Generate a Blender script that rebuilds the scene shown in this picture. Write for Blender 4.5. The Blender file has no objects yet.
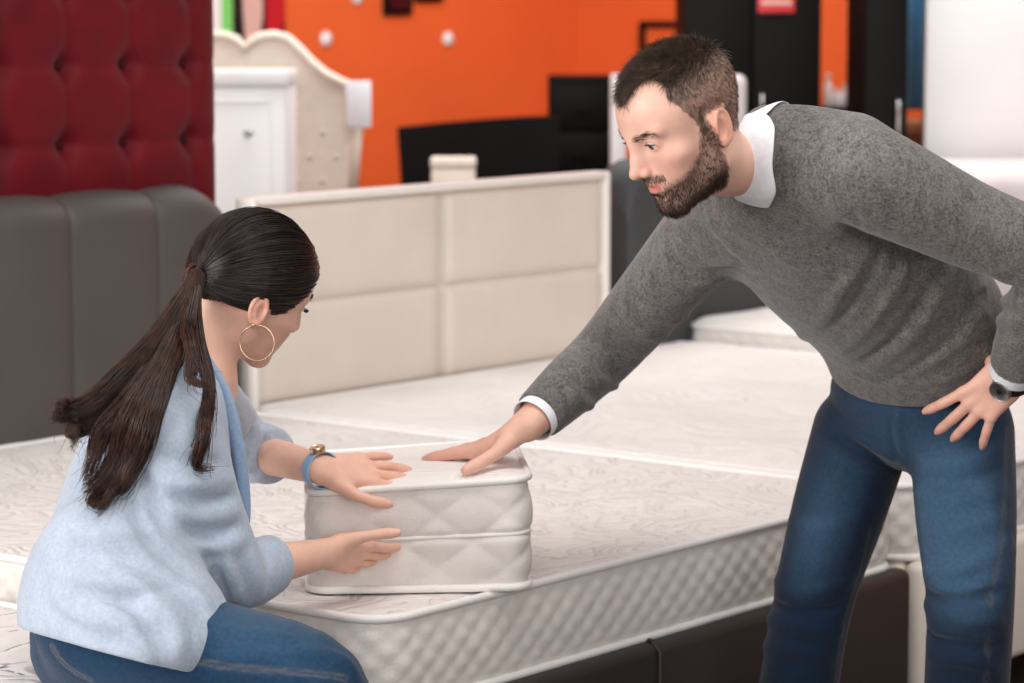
import bpy, bmesh, math, random
import numpy as np
from mathutils import Vector, Matrix

random.seed(7)
RNG = np.random.default_rng(11)
SC = bpy.context.scene
COL = SC.collection

# ------------------------------------------------------------------ camera, light, exposure
F_PX = 2884.0                     # focal length in pixels of a 1024 x 683 frame
CAM_H = 1.52
PITCH = math.atan((341.5 - 5.0) / F_PX)
cam_d = bpy.data.cameras.new('camera')
cam_d.sensor_width = 36.0
cam_d.lens = F_PX * 36.0 / 1024.0
cam_d.clip_start, cam_d.clip_end = 0.1, 60
cam_d.dof.use_dof = True
cam_d.dof.focus_distance = 4.36
cam_d.dof.aperture_fstop = 5.0
cam = bpy.data.objects.new('camera', cam_d)
COL.objects.link(cam)
cam.location = (0, 0, CAM_H)
cam.rotation_euler = (math.pi / 2 - PITCH, 0, 0)
SC.camera = cam

SC.view_settings.view_transform = 'Standard'
SC.view_settings.look = 'None'
SC.view_settings.gamma = 1.0
SC.view_settings.use_curve_mapping = False
SC.view_settings.exposure = 0.14

world = bpy.data.worlds.new('showroom_daylight')
SC.world = world
world.use_nodes = True
bg = world.node_tree.nodes['Background']
bg.inputs['Color'].default_value = (1.0, 0.97, 0.95, 1)
bg.inputs['Strength'].default_value = 0.32

def area(name, loc, target, sx, sy, power, col=(1, 1, 1)):
    d = bpy.data.lights.new(name, 'AREA')
    d.shape = 'RECTANGLE'; d.size = sx; d.size_y = sy
    d.energy = power; d.color = col
    o = bpy.data.objects.new(name, d); COL.objects.link(o)
    o.location = loc
    o.rotation_euler = (Vector(target) - Vector(loc)).to_track_quat('-Z', 'Y').to_euler()
    return o
# shop front daylight from the left, added frontal fill, and rows of ceiling lamps
area('shop_front_daylight', (-4.4, 1.2, 2.2), (0.1, 4.9, 0.8), 3.0, 2.4, 250, (1.0, 0.98, 0.96))
area('frontal_fill', (1.2, -1.8, 2.5), (0.1, 4.9, 0.7), 5.0, 2.6, 135, (1.0, 0.985, 0.97))  # unseen fill added behind the camera to brighten surfaces facing it
area('ceiling_lamps_near', (0.6, 4.0, 3.6), (0.4, 5.2, 0.5), 3.0, 2.0, 62, (1.0, 0.96, 0.92))
area('ceiling_lamps_far', (1.0, 9.6, 3.6), (0.6, 11.0, 0.4), 5.0, 2.0, 165, (1.0, 0.97, 0.94))

# ------------------------------------------------------------------ pixel <-> place
def P(px, py, d):
    """point at forward distance d that the lens shows at (px, py)"""
    X = (px - 512.0) / F_PX; Y = (py - 341.5) / F_PX
    g = math.cos(PITCH) - Y * math.sin(PITCH)
    dn = math.sin(PITCH) + Y * math.cos(PITCH)
    return np.array([d * X / g, d, CAM_H - d * dn / g])

# bed space: x along the row of headboards, y from foot to headboard
THETA = math.radians(51.5)
CT, ST = math.cos(THETA), math.sin(THETA)
def bed_to_world(u, w, z=0.0):
    return Vector((u * CT - w * ST, u * ST + w * CT, z))

# ------------------------------------------------------------------ object helpers
def tag(o, label=None, cat=None, group=None, kind=None):
    if label: o['label'] = label
    if cat: o['category'] = cat
    if group: o['group'] = group
    if kind: o['kind'] = kind
    return o

def thing(name, label, cat, loc=(0, 0, 0), rz=0.0, group=None):
    o = bpy.data.objects.new(name, None)
    o.empty_display_size = 0.1
    COL.objects.link(o)
    o.location = loc; o.rotation_euler = (0, 0, rz)
    return tag(o, label, cat, group)

def mesh_obj(name, V, Fc, mat, parent=None, smooth=True):
    me = bpy.data.meshes.new(name)
    V = np.asarray(V, dtype=np.float32)
    if isinstance(Fc, np.ndarray):
        n, k = Fc.shape
        me.vertices.add(len(V)); me.vertices.foreach_set('co', V.ravel())
        me.loops.add(n * k); me.loops.foreach_set('vertex_index', Fc.astype(np.int32).ravel())
        me.polygons.add(n)
        me.polygons.foreach_set('loop_start', np.arange(0, n * k, k, dtype=np.int32))
        me.update(calc_edges=True); me.validate()
    else:
        me.from_pydata([tuple(map(float, v)) for v in V], [], [tuple(f) for f in Fc])
    if smooth:
        me.polygons.foreach_set('use_smooth', np.ones(len(me.polygons), dtype=bool))
    if mat: me.materials.append(mat)
    o = bpy.data.objects.new(name, me)
    COL.objects.link(o)
    if parent: o.parent = parent
    return o

class MB:
    """collects simple shapes into one mesh"""
    def __init__(s): s.V = []; s.F = []; s.flat = []
    def add(s, V, Fc):
        b = len(s.V)
        s.V += [tuple(map(float, v)) for v in V]
        s.F += [tuple(i + b for i in f) for f in Fc]
        return s
    def box(s, lo, hi, bev=0.0, seg=2):
        bm = bmesh.new()
        bmesh.ops.create_cube(bm, size=1.0)
        lo = Vector(lo); hi = Vector(hi)
        for v in bm.verts:
            v.co = Vector([(lo[i] + hi[i]) / 2 + v.co[i] * (hi[i] - lo[i]) for i in range(3)])
        if bev > 0:
            bmesh.ops.bevel(bm, geom=list(bm.edges), offset=bev, segments=seg, profile=0.5, affect='EDGES')
        bm.verts.index_update()
        s.add([v.co[:] for v in bm.verts], [[v.index for v in f.verts] for f in bm.faces])
        bm.free(); return s
    def tube(s, pts, r, seg=8, closed=False):
        pts = [Vector(p) for p in pts]; n = len(pts)
        rr = r if hasattr(r, '__len__') else [r] * n
        V = []; Fc = []
        up = None
        for i, p in enumerate(pts):
            a = pts[(i - 1) % n] if (closed or i > 0) else p
            b = pts[(i + 1) % n] if (closed or i < n - 1) else p
            t = (b - a).normalized()
            if up is None:
                up = Vector((0, 0, 1)) if abs(t.z) < 0.9 else Vector((1, 0, 0))
            x = t.cross(up).normalized(); y = x.cross(t); up = y
            for k in range(seg):
                an = 2 * math.pi * k / seg
                V.append(p + (x * math.cos(an) + y * math.sin(an)) * rr[i])
        m = n if closed else n - 1
        for i in range(m):
            for k in range(seg):
                a = i * seg + k; b = i * seg + (k + 1) % seg
                c = ((i + 1) % n) * seg + (k + 1) % seg; d = ((i + 1) % n) * seg + k
                Fc.append((a, b, c, d))
        if not closed:
            Fc.append(tuple(range(seg))[::-1]); Fc.append(tuple(range((n - 1) * seg, n * seg)))
        return s.add(V, Fc)
    def lathe(s, prof, c=(0, 0, 0), axis=(0, 0, 1), seg=24):
        ax = Vector(axis).normalized()
        q = Vector((0, 0, 1)).rotation_difference(ax)
        V = []; Fc = []
        for r, h in prof:
            for k in range(seg):
                an = 2 * math.pi * k / seg
                V.append(q @ Vector((r * math.cos(an), r * math.sin(an), h)) + Vector(c))
        for i in range(len(prof) - 1):
            for k in range(seg):
                a = i * seg + k; b = i * seg + (k + 1) % seg
                Fc.append((a, b, b + seg, a + seg))
        Fc.append(tuple(range(seg))[::-1]); Fc.append(tuple(range((len(prof) - 1) * seg, len(prof) * seg)))
        return s.add(V, Fc)
    def extrude(s, outline, y0, y1):
        """outline in x,z; solid between y0 (near) and y1"""
        n = len(outline)
        V = [(x, y0, z) for x, z in outline] + [(x, y1, z) for x, z in outline]
        Fc = [tuple(range(n)), tuple(range(2 * n - 1, n - 1, -1))]
        for i in range(n):
            j = (i + 1) % n
            Fc.append((i, i + n, j + n, j))
        return s.add(V, Fc)
    def build(s, name, mat, parent=None, smooth=False, auto=True):
        o = mesh_obj(name, np.array(s.V), s.F, mat, parent, smooth)
        if smooth is False and auto:
            o.data.polygons.foreach_set('use_smooth', np.ones(len(o.data.polygons), dtype=bool))
            o.data.set_sharp_from_angle(angle=math.radians(38))
        return o

# ------------------------------------------------------------------ materials
def srgb(r, g, b):
    f = lambda c: (c / 255) / 12.92 if c / 255 <= 0.04045 else ((c / 255 + 0.055) / 1.055) ** 2.4
    return (f(r), f(g), f(b), 1.0)

class NT:
    def __init__(s, name):
        s.m = bpy.data.materials.new(name); s.m.use_nodes = True
        s.t = s.m.node_tree; s.b = s.t.nodes['Principled BSDF']
        s.tc = None
    def n(s, typ, **kw):
        x = s.t.nodes.new(typ)
        for k, v in kw.items():
            if k in x.inputs: x.inputs[k].default_value = v
            else: setattr(x, k, v)
        return x
    def l(s, a, b): s.t.links.new(a, b)
    def coord(s, scale=(1, 1, 1), out='Object'):
        tc = s.n('ShaderNodeTexCoord'); mp = s.n('ShaderNodeMapping')
        mp.inputs['Scale'].default_value = scale
        s.l(tc.outputs[out], mp.inputs['Vector']); return mp.outputs['Vector']
    def noise(s, vec, scale, detail=3.0, rough=0.55, dist=0.0):
        x = s.n('ShaderNodeTexNoise'); s.l(vec, x.inputs['Vector'])
        x.inputs['Scale'].default_value = scale; x.inputs['Detail'].default_value = detail
        x.inputs['Roughness'].default_value = rough; x.inputs['Distortion'].default_value = dist
        return x.outputs['Fac']
    def ramp(s, fac, stops):
        r = s.n('ShaderNodeValToRGB'); s.l(fac, r.inputs['Fac'])
        e = r.color_ramp.elements
        e[0].position, e[0].color = stops[0]
        e[1].position, e[1].color = stops[-1]
        for p, c in stops[1:-1]:
            k = e.new(p); k.color = c
        return r.outputs['Color']
    def math(s, op, a, b=None, clamp=False):
        x = s.n('ShaderNodeMath', operation=op); x.use_clamp = clamp
        for i, v in enumerate((a, b)):
            if v is None: continue
            if isinstance(v, (int, float)): x.inputs[i].default_value = v
            else: s.l(v, x.inputs[i])
        return x.outputs[0]
    def mix(s, fac, a, b, blend='MIX'):
        x = s.n('ShaderNodeMix', data_type='RGBA', blend_type=blend)
        for sock, v in ((x.inputs[0], fac), (x.inputs[6], a), (x.inputs[7], b)):
            if isinstance(v, (int, float)): sock.default_value = v
            elif isinstance(v, tuple): sock.default_value = v
            else: s.l(v, sock)
        return x.outputs[2]
    def bump(s, h, strength=0.3, dist=0.01, normal=None):
        x = s.n('ShaderNodeBump'); x.inputs['Strength'].default_value = strength
        x.inputs['Distance'].default_value = dist
        s.l(h, x.inputs['Height'])
        if normal: s.l(normal, x.inputs['Normal'])
        return x.outputs['Normal']
    def attr(s, name):
        x = s.n('ShaderNodeAttribute'); x.attribute_name = name
        return x
    def base(s, c):
        if isinstance(c, tuple): s.b.inputs['Base Color'].default_value = c
        else: s.l(c, s.b.inputs['Base Color'])
    def set(s, **kw):
        for k, v in kw.items(): s.b.inputs[k.replace('_', ' ')].default_value = v
        return s

def plain(name, c, rough=0.6, var=0.06, nscale=6.0, bump=0.0, bscale=80.0, sheen=0.0, metal=0.0, spec=0.5):
    k = NT(name); v = k.coord()
    f = k.noise(v, nscale)
    d = tuple(x * (1 - var) for x in c[:3]) + (1,); e = tuple(min(1, x * (1 + var)) for x in c[:3]) + (1,)
    k.base(k.ramp(f, [(0.3, d), (0.7, e)]))
    k.set(Roughness=rough, Metallic=metal)
    k.b.inputs['Specular IOR Level'].default_value = spec
    if sheen: k.b.inputs['Sheen Weight'].default_value = sheen
    if bump:
        k.l(k.bump(k.noise(v, bscale, 4.0), bump, 0.004), k.b.inputs['Normal'])
    return k.m

def mattress_top_mat(name, c, line_c, dark=0.0, depth=0.6, scale=6.5):
    """knitted ticking stitched in meandering leaf-like lines"""
    k = NT(name); v = k.coord()
    n1 = k.noise(v, scale, 1.0, 0.4, 0.9)
    w = k.math('ABSOLUTE', k.math('SUBTRACT', k.math('FRACT', k.math('MULTIPLY', n1, 9.0)), 0.5))
    line = k.math('SUBTRACT', 1.0, k.math('MULTIPLY', w, 9.0), clamp=True)      # 1 on the stitch line
    dash = k.math('GREATER_THAN', k.noise(v, 75.0, 0.0), 0.44)
    stitch = k.math('MULTIPLY', line, dash)
    puff = k.math('MULTIPLY', k.math('SUBTRACT', 0.5, w), -1.0)
    weave = k.noise(k.coord((1, 2.2, 1)), 26.0, 4.0, 0.7)
    h = k.math('ADD', k.math('MULTIPLY', puff, 0.9), k.math('MULTIPLY', weave, 0.55))
    col = k.ramp(k.noise(v, 14.0, 4.0), [(0.3, tuple(x * 0.95 for x in c[:3]) + (1,)), (0.7, c)])
    k.base(k.mix(k.math('MULTIPLY', stitch, dark), col, line_c))
    k.l(k.bump(h, depth, 0.012), k.b.inputs['Normal'])
    k.set(Roughness=0.85); k.b.inputs['Sheen Weight'].default_value = 0.15
    return k.m

WHITE = srgb(236, 231, 228)
M = {}
M['ticking_a'] = mattress_top_mat('white_ticking_leaf_stitch', srgb(236, 229, 225), srgb(140, 136, 140), 0.45, 0.65, 7.0)
M['ticking_b'] = mattress_top_mat('white_ticking_soft', srgb(236, 230, 226), srgb(200, 195, 192), 0.15, 0.7, 3.4)
M['ticking_z'] = mattress_top_mat('white_ticking_dark_vine', srgb(236, 229, 225), srgb(52, 62, 82), 0.95, 0.5, 4.6)
M['border'] = plain('mattress_border_fabric', srgb(226, 219, 214), 0.8, 0.05, 20, 0.25, 240, 0.15)
M['border_grey'] = plain('mattress_border_grey_satin', srgb(226, 219, 213), 0.6, 0.06, 20, 0.2, 260, 0.2)
M['piping'] = plain('mattress_piping', srgb(238, 234, 231), 0.75, 0.03, 30, 0.2, 300)
M['brown_leather'] = plain('grey_brown_leatherette', srgb(76, 71, 67), 0.5, 0.08, 5, 0.22, 420)
M['brown_base'] = plain('dark_brown_leatherette', srgb(44, 39, 36), 0.5, 0.1, 5, 0.22, 420)
M['cream_leather'] = plain('cream_leatherette', srgb(226, 216, 205), 0.45, 0.04, 5, 0.12, 420)
M['cream_trim'] = plain('pale_cream_edge', srgb(238, 232, 226), 0.4, 0.03, 5)
M['slate_leather'] = plain('slate_grey_leatherette', srgb(62, 64, 67), 0.6, 0.08, 5, 0.2, 420)
M['slate_seam'] = plain('slate_seam', srgb(42, 44, 47), 0.6)
M['black_feet'] = plain('black_plastic', srgb(28, 27, 27), 0.5)
M['orange'] = plain('orange_wall_paint', srgb(232, 102, 42), 0.75, 0.05, 1.2, 0.1, 120)
M['crimson'] = plain('crimson_velvet', srgb(100, 2, 20), 0.6, 0.2, 9, 0.15, 300, 0.06, spec=0.2)
M['crimson_dark'] = plain('dark_crimson_velvet', srgb(66, 2, 12), 0.65, 0.1, 7, 0.1, 300, 0.03, spec=0.2)
M['black_wood'] = plain('black_wood', srgb(15, 12, 13), 0.55, 0.15, 9, spec=0.12)
M['black_wood2'] = plain('black_wood_groove', srgb(8, 7, 8), 0.6, spec=0.1)
M['white_paint'] = plain('white_lacquer', srgb(240, 238, 238), 0.35, 0.02, 3)
M['linen'] = plain('cream_linen', srgb(228, 214, 200), 0.85, 0.05, 30, 0.2, 200, 0.2)
M['paper'] = plain('white_paper', srgb(236, 234, 240), 0.7, 0.02)
M['lime'] = plain('lime_green_paint', srgb(120, 214, 110), 0.5)
M['steel'] = plain('brushed_steel', srgb(190, 190, 190), 0.3, 0.04, 20, metal=1.0)
M['gold'] = plain('pale_gold', srgb(226, 196, 160), 0.3, 0.03, 20, metal=1.0)
M['blue_cloth'] = plain('blue_curtain_cloth', srgb(84, 152, 196), 0.8, 0.1, 10, 0.2, 150)
M['tan_wood'] = plain('tan_wood', srgb(150, 104, 70), 0.55, 0.15, 9)
M['mauve_cloth'] = plain('pale_mauve_blanket', srgb(206, 196, 196), 0.85, 0.05, 12, 0.2, 100)
M['red_paint'] = plain('red_sign_paint', srgb(214, 60, 62), 0.5)
M['skin_poster'] = plain('poster_pale_pink', srgb(220, 182, 172), 0.5)
M['black_ink'] = plain('poster_black', srgb(26, 24, 28), 0.5)
M['red_ink'] = plain('poster_red', srgb(196, 24, 40), 0.5)
k = NT('dark_wood_floor'); v = k.coord((1, 1, 1))
br = k.n('ShaderNodeTexBrick'); k.l(v, br.inputs['Vector'])
br.inputs['Color1'].default_value = srgb(92, 74, 62); br.inputs['Color2'].default_value = srgb(74, 60, 50)
br.inputs['Mortar'].default_value = srgb(40, 32, 28); br.inputs['Scale'].default_value = 1.0
br.inputs['Brick Width'].default_value = 1.2; br.inputs['Row Height'].default_value = 0.16
br.inputs['Mortar Size'].default_value = 0.004
k.base(br.outputs['Color']); k.set(Roughness=0.4); M['floor'] = k.m

# ------------------------------------------------------------------ the room
def structure(name, mb, mat):
    return tag(mb.build(name, mat), kind='structure')
structure('floor', MB().box((-9, -2.5, -0.05), (12, 17.5, 0.0)), M['floor'])
CORNER = (11.15, 8.47)
def wall_quad(u0, w0, u1, w1, z1=3.8, th=0.12, nrm=(0, 0)):
    a = bed_to_world(u0, w0); b = bed_to_world(u1, w1)
    n = Vector((nrm[0] * CT - nrm[1] * ST, nrm[0] * ST + nrm[1] * CT, 0)) * th
    V = []
    for z in (0, z1):
        for p in (a, b, b + n, a + n): V.append((p.x, p.y, z))
    return MB().add(V, [(0, 3, 2, 1), (4, 5, 6, 7), (0, 1, 5, 4), (1, 2, 6, 5), (2, 3, 7, 6), (3, 0, 4, 7)])
structure('wall_back', wall_quad(2.0, 8.47, 11.27, 8.47, nrm=(0, 1)), M['orange'])
structure('wall_right', wall_quad(11.15, 0.5, 11.15, 8.47, nrm=(1, 0)), M['orange'])

# ------------------------------------------------------------------ mattresses
def rr_outline(hx, hy, r, step=0.012):
    """closed rounded rectangle, returns points and outward normals, evenly stepped"""
    pts = []
    def seg(p, q, n):
        L = math.dist(p, q); m = max(1, int(L / step))
        for i in range(m):
            t = i / m; pts.append((p[0] + (q[0] - p[0]) * t, p[1] + (q[1] - p[1]) * t, n[0], n[1]))
    def arc(cx, cy, a0):
        m = max(4, int(r * math.pi / 2 / step))
        for i in range(m):
            a = a0 + math.pi / 2 * i / m
            pts.append((cx + r * math.cos(a), cy + r * math.sin(a), math.cos(a), math.sin(a)))
    seg((hx, -hy + r), (hx, hy - r), (1, 0)); arc(hx - r, hy - r, 0)
    seg((hx - r, hy), (-hx + r, hy), (0, 1)); arc(-hx + r, hy - r, math.pi / 2)
    seg((-hx, hy - r), (-hx, -hy + r), (-1, 0)); arc(-hx + r, -hy + r, math.pi)
    seg((-hx + r, -hy), (hx - r, -hy), (0, -1)); arc(hx - r, -hy + r, 1.5 * math.pi)
    return np.array(pts)

def quilt(s, z, ps, pz, amp, power=0.6):
    a = np.abs(np.sin(np.pi * (s / ps + z / pz))) ** power
    b = np.abs(np.sin(np.pi * (s / ps - z / pz))) ** power
    return amp * a * b

def mattress_parts(root, hx, hy, z0, z1, m_top, m_side, r=0.07, crown=0.012, ps=0.056, pz=0.045,
                   amp=0.006, pip=0.0075, mid=False, step=0.008, puff=0.0, seed=1, m_pipe=None):
    m_pipe = m_pipe or M['piping']
    o = rr_outline(hx, hy, r, step)
    n = len(o)
    s = np.concatenate([[0], np.cumsum(np.hypot(*(np.diff(o[:, :2], axis=0).T)))])
    per = s[-1] + math.hypot(*(o[0, :2] - o[-1, :2]))
    ps = per / round(per / ps)
    # side border
    nz = max(6, int((z1 - z0) / (step * 0.9)))
    V = []
    for j in range(nz + 1):
        t = j / nz; z = z0 + (z1 - z0) * t
        edge = np.minimum(1, np.minimum(t, 1 - t) * 7)
        bul = 0.006 * math.sin(math.pi * t)
        d = quilt(s, np.full(n, z), ps, pz, amp) * edge + bul - 0.004
        if mid: d = d - 0.006 * math.exp(-((t - mid) / 0.035) ** 2)
        V.append(np.stack([o[:, 0] + o[:, 2] * d, o[:, 1] + o[:, 3] * d, np.full(n, z)], 1))
    V = np.concatenate(V)
    i = np.arange(n); jn = np.arange(nz)
    a = (jn[:, None] * n + i[None]).ravel(); b = (jn[:, None] * n + (i[None] + 1) % n).ravel()
    mesh_obj('border', V, np.stack([a, b, b + n, a + n], 1), m_side, root)
    # top panel
    rg = np.random.default_rng(seed)
    ph = rg.uniform(0, 6.28, 12); fr = rg.uniform(5, 16, (12, 2)) * rg.choice([-1, 1], (12, 2))
    nx = int(2 * hx / 0.018); ny = int(2 * hy / 0.018)
    ys = hy * np.sin(np.linspace(-1, 1, ny + 1) * math.pi / 2) * 0.35 + hy * 0.65 * np.linspace(-1, 1, ny + 1)
    xs = np.sin(np.linspace(-1, 1, nx + 1) * math.pi / 2) * 0.35 + 0.65 * np.linspace(-1, 1, nx + 1)
    over = np.maximum(np.abs(ys) - (hy - r), 0)
    hw = hx - r + np.sqrt(np.maximum(r * r - over * over, 0))
    gx = hw[:, None] * xs[None]; gy = np.repeat(ys[:, None], nx + 1, 1)
    ddx = hw[:, None] - np.abs(gx); ddy = hy - np.abs(gy)
    d = np.minimum(ddx, ddy)
    zz = z1 + crown * (1 - np.exp(-d / 0.03))
    if puff:
        w = sum(np.sin(gx * fr[m, 0] + gy * fr[m, 1] + ph[m]) for m in range(12)) / 5
        zz = zz + puff * w * (1 - np.exp(-d / 0.05))
    V = np.stack([gx.ravel(), gy.ravel(), zz.ravel()], 1)
    m = nx + 1; i2 = np.arange(nx); j2 = np.arange(ny)
    a = (j2[:, None] * m + i2[None]).ravel()
    mesh_obj('quilted_top', V, np.stack([a, a + 1, a + 1 + m, a + m], 1), m_top, root)
    for z in (z1, z0):
        mb = MB().tube([(p[0], p[1], z) for p in o[::2]], pip, 8, True)
        mb.build('piping', m_pipe, root, smooth=True)
    if mid:
        zz = z0 + (z1 - z0) * mid
        MB().tube([(p[0] + p[2] * 0.001, p[1] + p[3] * 0.001, zz) for p in o[::2]], pip * 0.55, 6, True).build('middle_seam', m_pipe, root, smooth=True)

HEAD_W = 4.71          # plane of the headboards, bed space
FOOT_W = 2.888          # foot of the mattresses
TOP_Z = 0.57

def mattress(name, label, u0, u1, z0, z1, mt, ms, w0=FOOT_W, w1=HEAD_W - 0.02, **kw):
    c = bed_to_world((u0 + u1) / 2, (w0 + w1) / 2)
    root = thing(name, label, 'mattress', (c.x, c.y, 0), THETA)
    mattress_parts(root, (u1 - u0) / 2, (w1 - w0) / 2, z0, z1, mt, ms, **kw)
    return root

def bed(name, label, u0, u1, w0, w1, base_top, m_base, m_feet, base_low=0.10):
    """base box with rounded padded rails; local origin at the middle of its footprint"""
    c = bed_to_world((u0 + u1) / 2, (w0 + w1) / 2)
    root = thing(name, label, 'bed', (c.x, c.y, 0), THETA)
    hx, hy = (u1 - u0) / 2, (w1 - w0) / 2
    t = 0.05
    MB().box((-hx + t, -hy + t, base_low + 0.02), (hx - t, hy, base_top - 0.05), 0.01).build('slat_deck', m_base, root)
    # padded foot rail with upholstery seams
    for part, lo, hi in (('foot_rail', (-hx, -hy, base_low), (hx, -hy + t, base_top)),
                         ('side_rail', (-hx, -hy + t, base_low), (-hx + t, hy, base_top)),
                         ('side_rail', (hx - t, -hy + t, base_low), (hx, hy, base_top))):
        MB().box(lo, hi, 0.02, 3).build(part, m_base, root)
    for sx in (-1, 1):
        for sy in (-1, 1):
            x = sx * (hx - 0.10); y = sy * (hy - 0.10)
            MB().lathe([(0.022, 0), (0.026, 0.01), (0.032, base_low)], (x, y, 0)).build('leg', m_feet, root)
    return root, hx, hy

# bed with the grey-brown channelled headboard
bA, hxA, hyA = bed('upholstered_bed', 'dark brown leatherette bed with channelled grey-brown headboard behind the seated woman',
                   3.262, 4.862, FOOT_W - 0.03, HEAD_W, 0.42, M['brown_base'], M['black_feet'])
for x in (-0.60, -0.06, 0.50):      # upholstery seams across the foot rail
    MB().tube([(x, -hyA - 0.002, 0.12), (x, -hyA - 0.003, 0.405), (x, -hyA + 0.015, 0.4225), (x, -hyA + 0.04, 0.4225)], 0.004, 6).build('rail_seam', M['brown_base'], bA, smooth=True)
def channel_headboard(parent, hx0, hx1, y0, y1, z0, z1, n_ch, mat, r_end=0.16, bulge=0.022, m_seam=None):
    """padded board of vertical channels, rolled over at the top, rounded at both ends"""
    nx = 40 * n_ch; nz = 60
    V = []; rows = []
    xs = np.linspace(hx0, hx1, nx + 1)
    ch = (xs - hx0) / (hx1 - hx0) * n_ch
    f = np.abs(np.sin(np.pi * ch)) ** 0.5 * bulge
    # height of the top edge: rounded shoulders at the ends
    de = np.minimum(xs - hx0, hx1 - xs)
    top = np.where(de < r_end, z1 - r_end + np.sqrt(np.maximum(r_end ** 2 - (r_end - de) ** 2, 0)), z1) - 0.006 * (1 - np.abs(np.sin(np.pi * ch)) ** 0.4)
    th = (y1 - y0)
    prof = []
    for i in range(nz + 1):         # up the front face, over the roll, down the back
        t = i / nz
        prof.append(t)
    V = []
    for t in prof:
        if t < 0.55:
            q = t / 0.55
            zz = z0 + (top - th * 0.5 - z0) * q
            yy = np.full_like(xs, y0) - f
        elif t < 0.8:
            a = (t - 0.55) / 0.25 * math.pi
            zz = top - th * 0.5 + np.sin(a) * (th * 0.5 + f * 0.3)
            yy = (y0 + y1) / 2 - math.cos(a) * (th * 0.5 + (f if a < math.pi / 2 else 0 * f))
        else:
            q = (t - 0.8) / 0.2
            zz = (top - th * 0.5) + (z0 - top + th * 0.5) * q
            yy = np.full_like(xs, y1)
        V.append(np.stack([xs, yy, zz], 1))
    V = np.concatenate(V); n = nx + 1
    i = np.arange(nx); j = np.arange(nz)
    a = (j[:, None] * n + i[None]).ravel()
    Fc = [tuple(f) for f in np.stack([a, a + 1, a + 1 + n, a + n], 1)]
    Fc += [tuple(k * n for k in range(nz + 1))[::-1], tuple(k * n + nx for k in range(nz + 1))]
    o = mesh_obj('headboard', V, Fc, mat, parent)
    o.data.set_sharp_from_angle(angle=math.radians(50))
    return o
channel_headboard(bA, -0.775, 0.83, hyA, hyA + 0.13, 0.10, 1.10, 6, M['brown_leather'])

mattress('mattress', 'white leaf-stitched mattress with silvery diamond-quilted side on the dark brown bed',
         3.30, 4.855, 0.425, TOP_Z, M['ticking_a'], M['border_grey'], puff=0.0025, seed=3, crown=0.004)

# bed with the cream panel headboard
bB, hxB, hyB = bed('upholstered_bed', 'cream leatherette bed with large panelled cream headboard', 4.90, 6.62, FOOT_W - 0.03, HEAD_W, 0.42,
                   M['cream_leather'], M['black_feet'], 0.16)
def panel_headboard(parent, x0, x1, y0, z0, z1, cols, rows, mat, m_trim):
    n = 30
    V = []; Fc = []
    X = np.linspace(x0, x1, n * cols + 1); Z = np.linspace(z0, z1, n * rows + 1)
    gx, gz = np.meshgrid(X, Z)
    cx = (gx - x0) / (x1 - x0) * cols; cz = (gz - z0) / (z1 - z0) * rows
    dx = np.abs(cx - np.round(cx)) * (x1 - x0) / cols; dz = np.abs(cz - np.round(cz)) * (z1 - z0) / rows
    d = np.minimum(dx, dz)
    bul = 0.022 * (1 - np.exp(-d / 0.012))
    V = np.stack([gx.ravel(), (y0 - bul).ravel(), gz.ravel()], 1)
    m = len(X); i = np.arange(m - 1); j = np.arange(len(Z) - 1)
    a = (j[:, None] * m + i[None]).ravel()
    h = mesh_obj('headboard', V, np.stack([a, a + 1, a + 1 + m, a + m], 1), mat, parent)
    fr = MB()
    fr.box((x0 - 0.018, y0 - 0.028, z0), (x0, y0 + 0.035, z1 + 0.02), 0.008)
    fr.box((x1, y0 - 0.028, z0), (x1 + 0.022, y0 + 0.035, z1 + 0.02), 0.008)
    fr.box((x0, y0 - 0.028, z1), (x1, y0 + 0.035, z1 + 0.02), 0.008)
    fr.box((x0, y0 + 0.002, z0), (x1, y0 + 0.035, z1), 0.0)
    fr.build('headboard_frame', m_trim, h)
    return h
panel_headboard(bB, -hxB + 0.03, -hxB + 1.40, hyB, 0.09, 1.05, 2, 4, M['cream_leather'], M['cream_trim'])
mattress('mattress', 'soft white quilted mattress on the cream bed in the middle', 4.90, 6.64, 0.425, TOP_Z, M['ticking_b'], M['border'], puff=0.009, seed=5)

# bed with the slate headboard
bC, hxC, hyC = bed('upholstered_bed', 'slate grey leatherette bed with tall rounded headboard behind the leaning man', 6.66, 7.76, FOOT_W - 0.03, HEAD_W, 0.42, M['slate_leather'], M['black_feet'])
channel_headboard(bC, -0.80, 0.55, hyC - 0.02, hyC + 0.12, 0.12, 1.09, 4, M['slate_leather'], r_end=0.10)
mattress('mattress', 'thick white pillow-top mattress on the slate grey bed', 6.68, 7.74, 0.425, TOP_Z + 0.045, M['ticking_b'], M['border'], puff=0.008, seed=9, crown=0.03)

# near bed under the seated woman
bZ, hxZ, hyZ = bed('divan_bed', 'plain cream divan bed that the seated woman is using', 2.32, 3.235, FOOT_W - 0.02, HEAD_W, 0.30, M['cream_leather'], M['black_feet'])
MB().box((-hxZ, hyZ, 0.12), (hxZ, hyZ + 0.09, 0.98), 0.03, 3).build('headboard', M['cream_leather'], bZ)
mattress('mattress', 'white mattress with dark blue vine stitching under the seated woman', 2.33, 3.235, 0.305, 0.505, M['ticking_z'], M['border'], puff=0.003, seed=12, crown=0.006)

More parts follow.
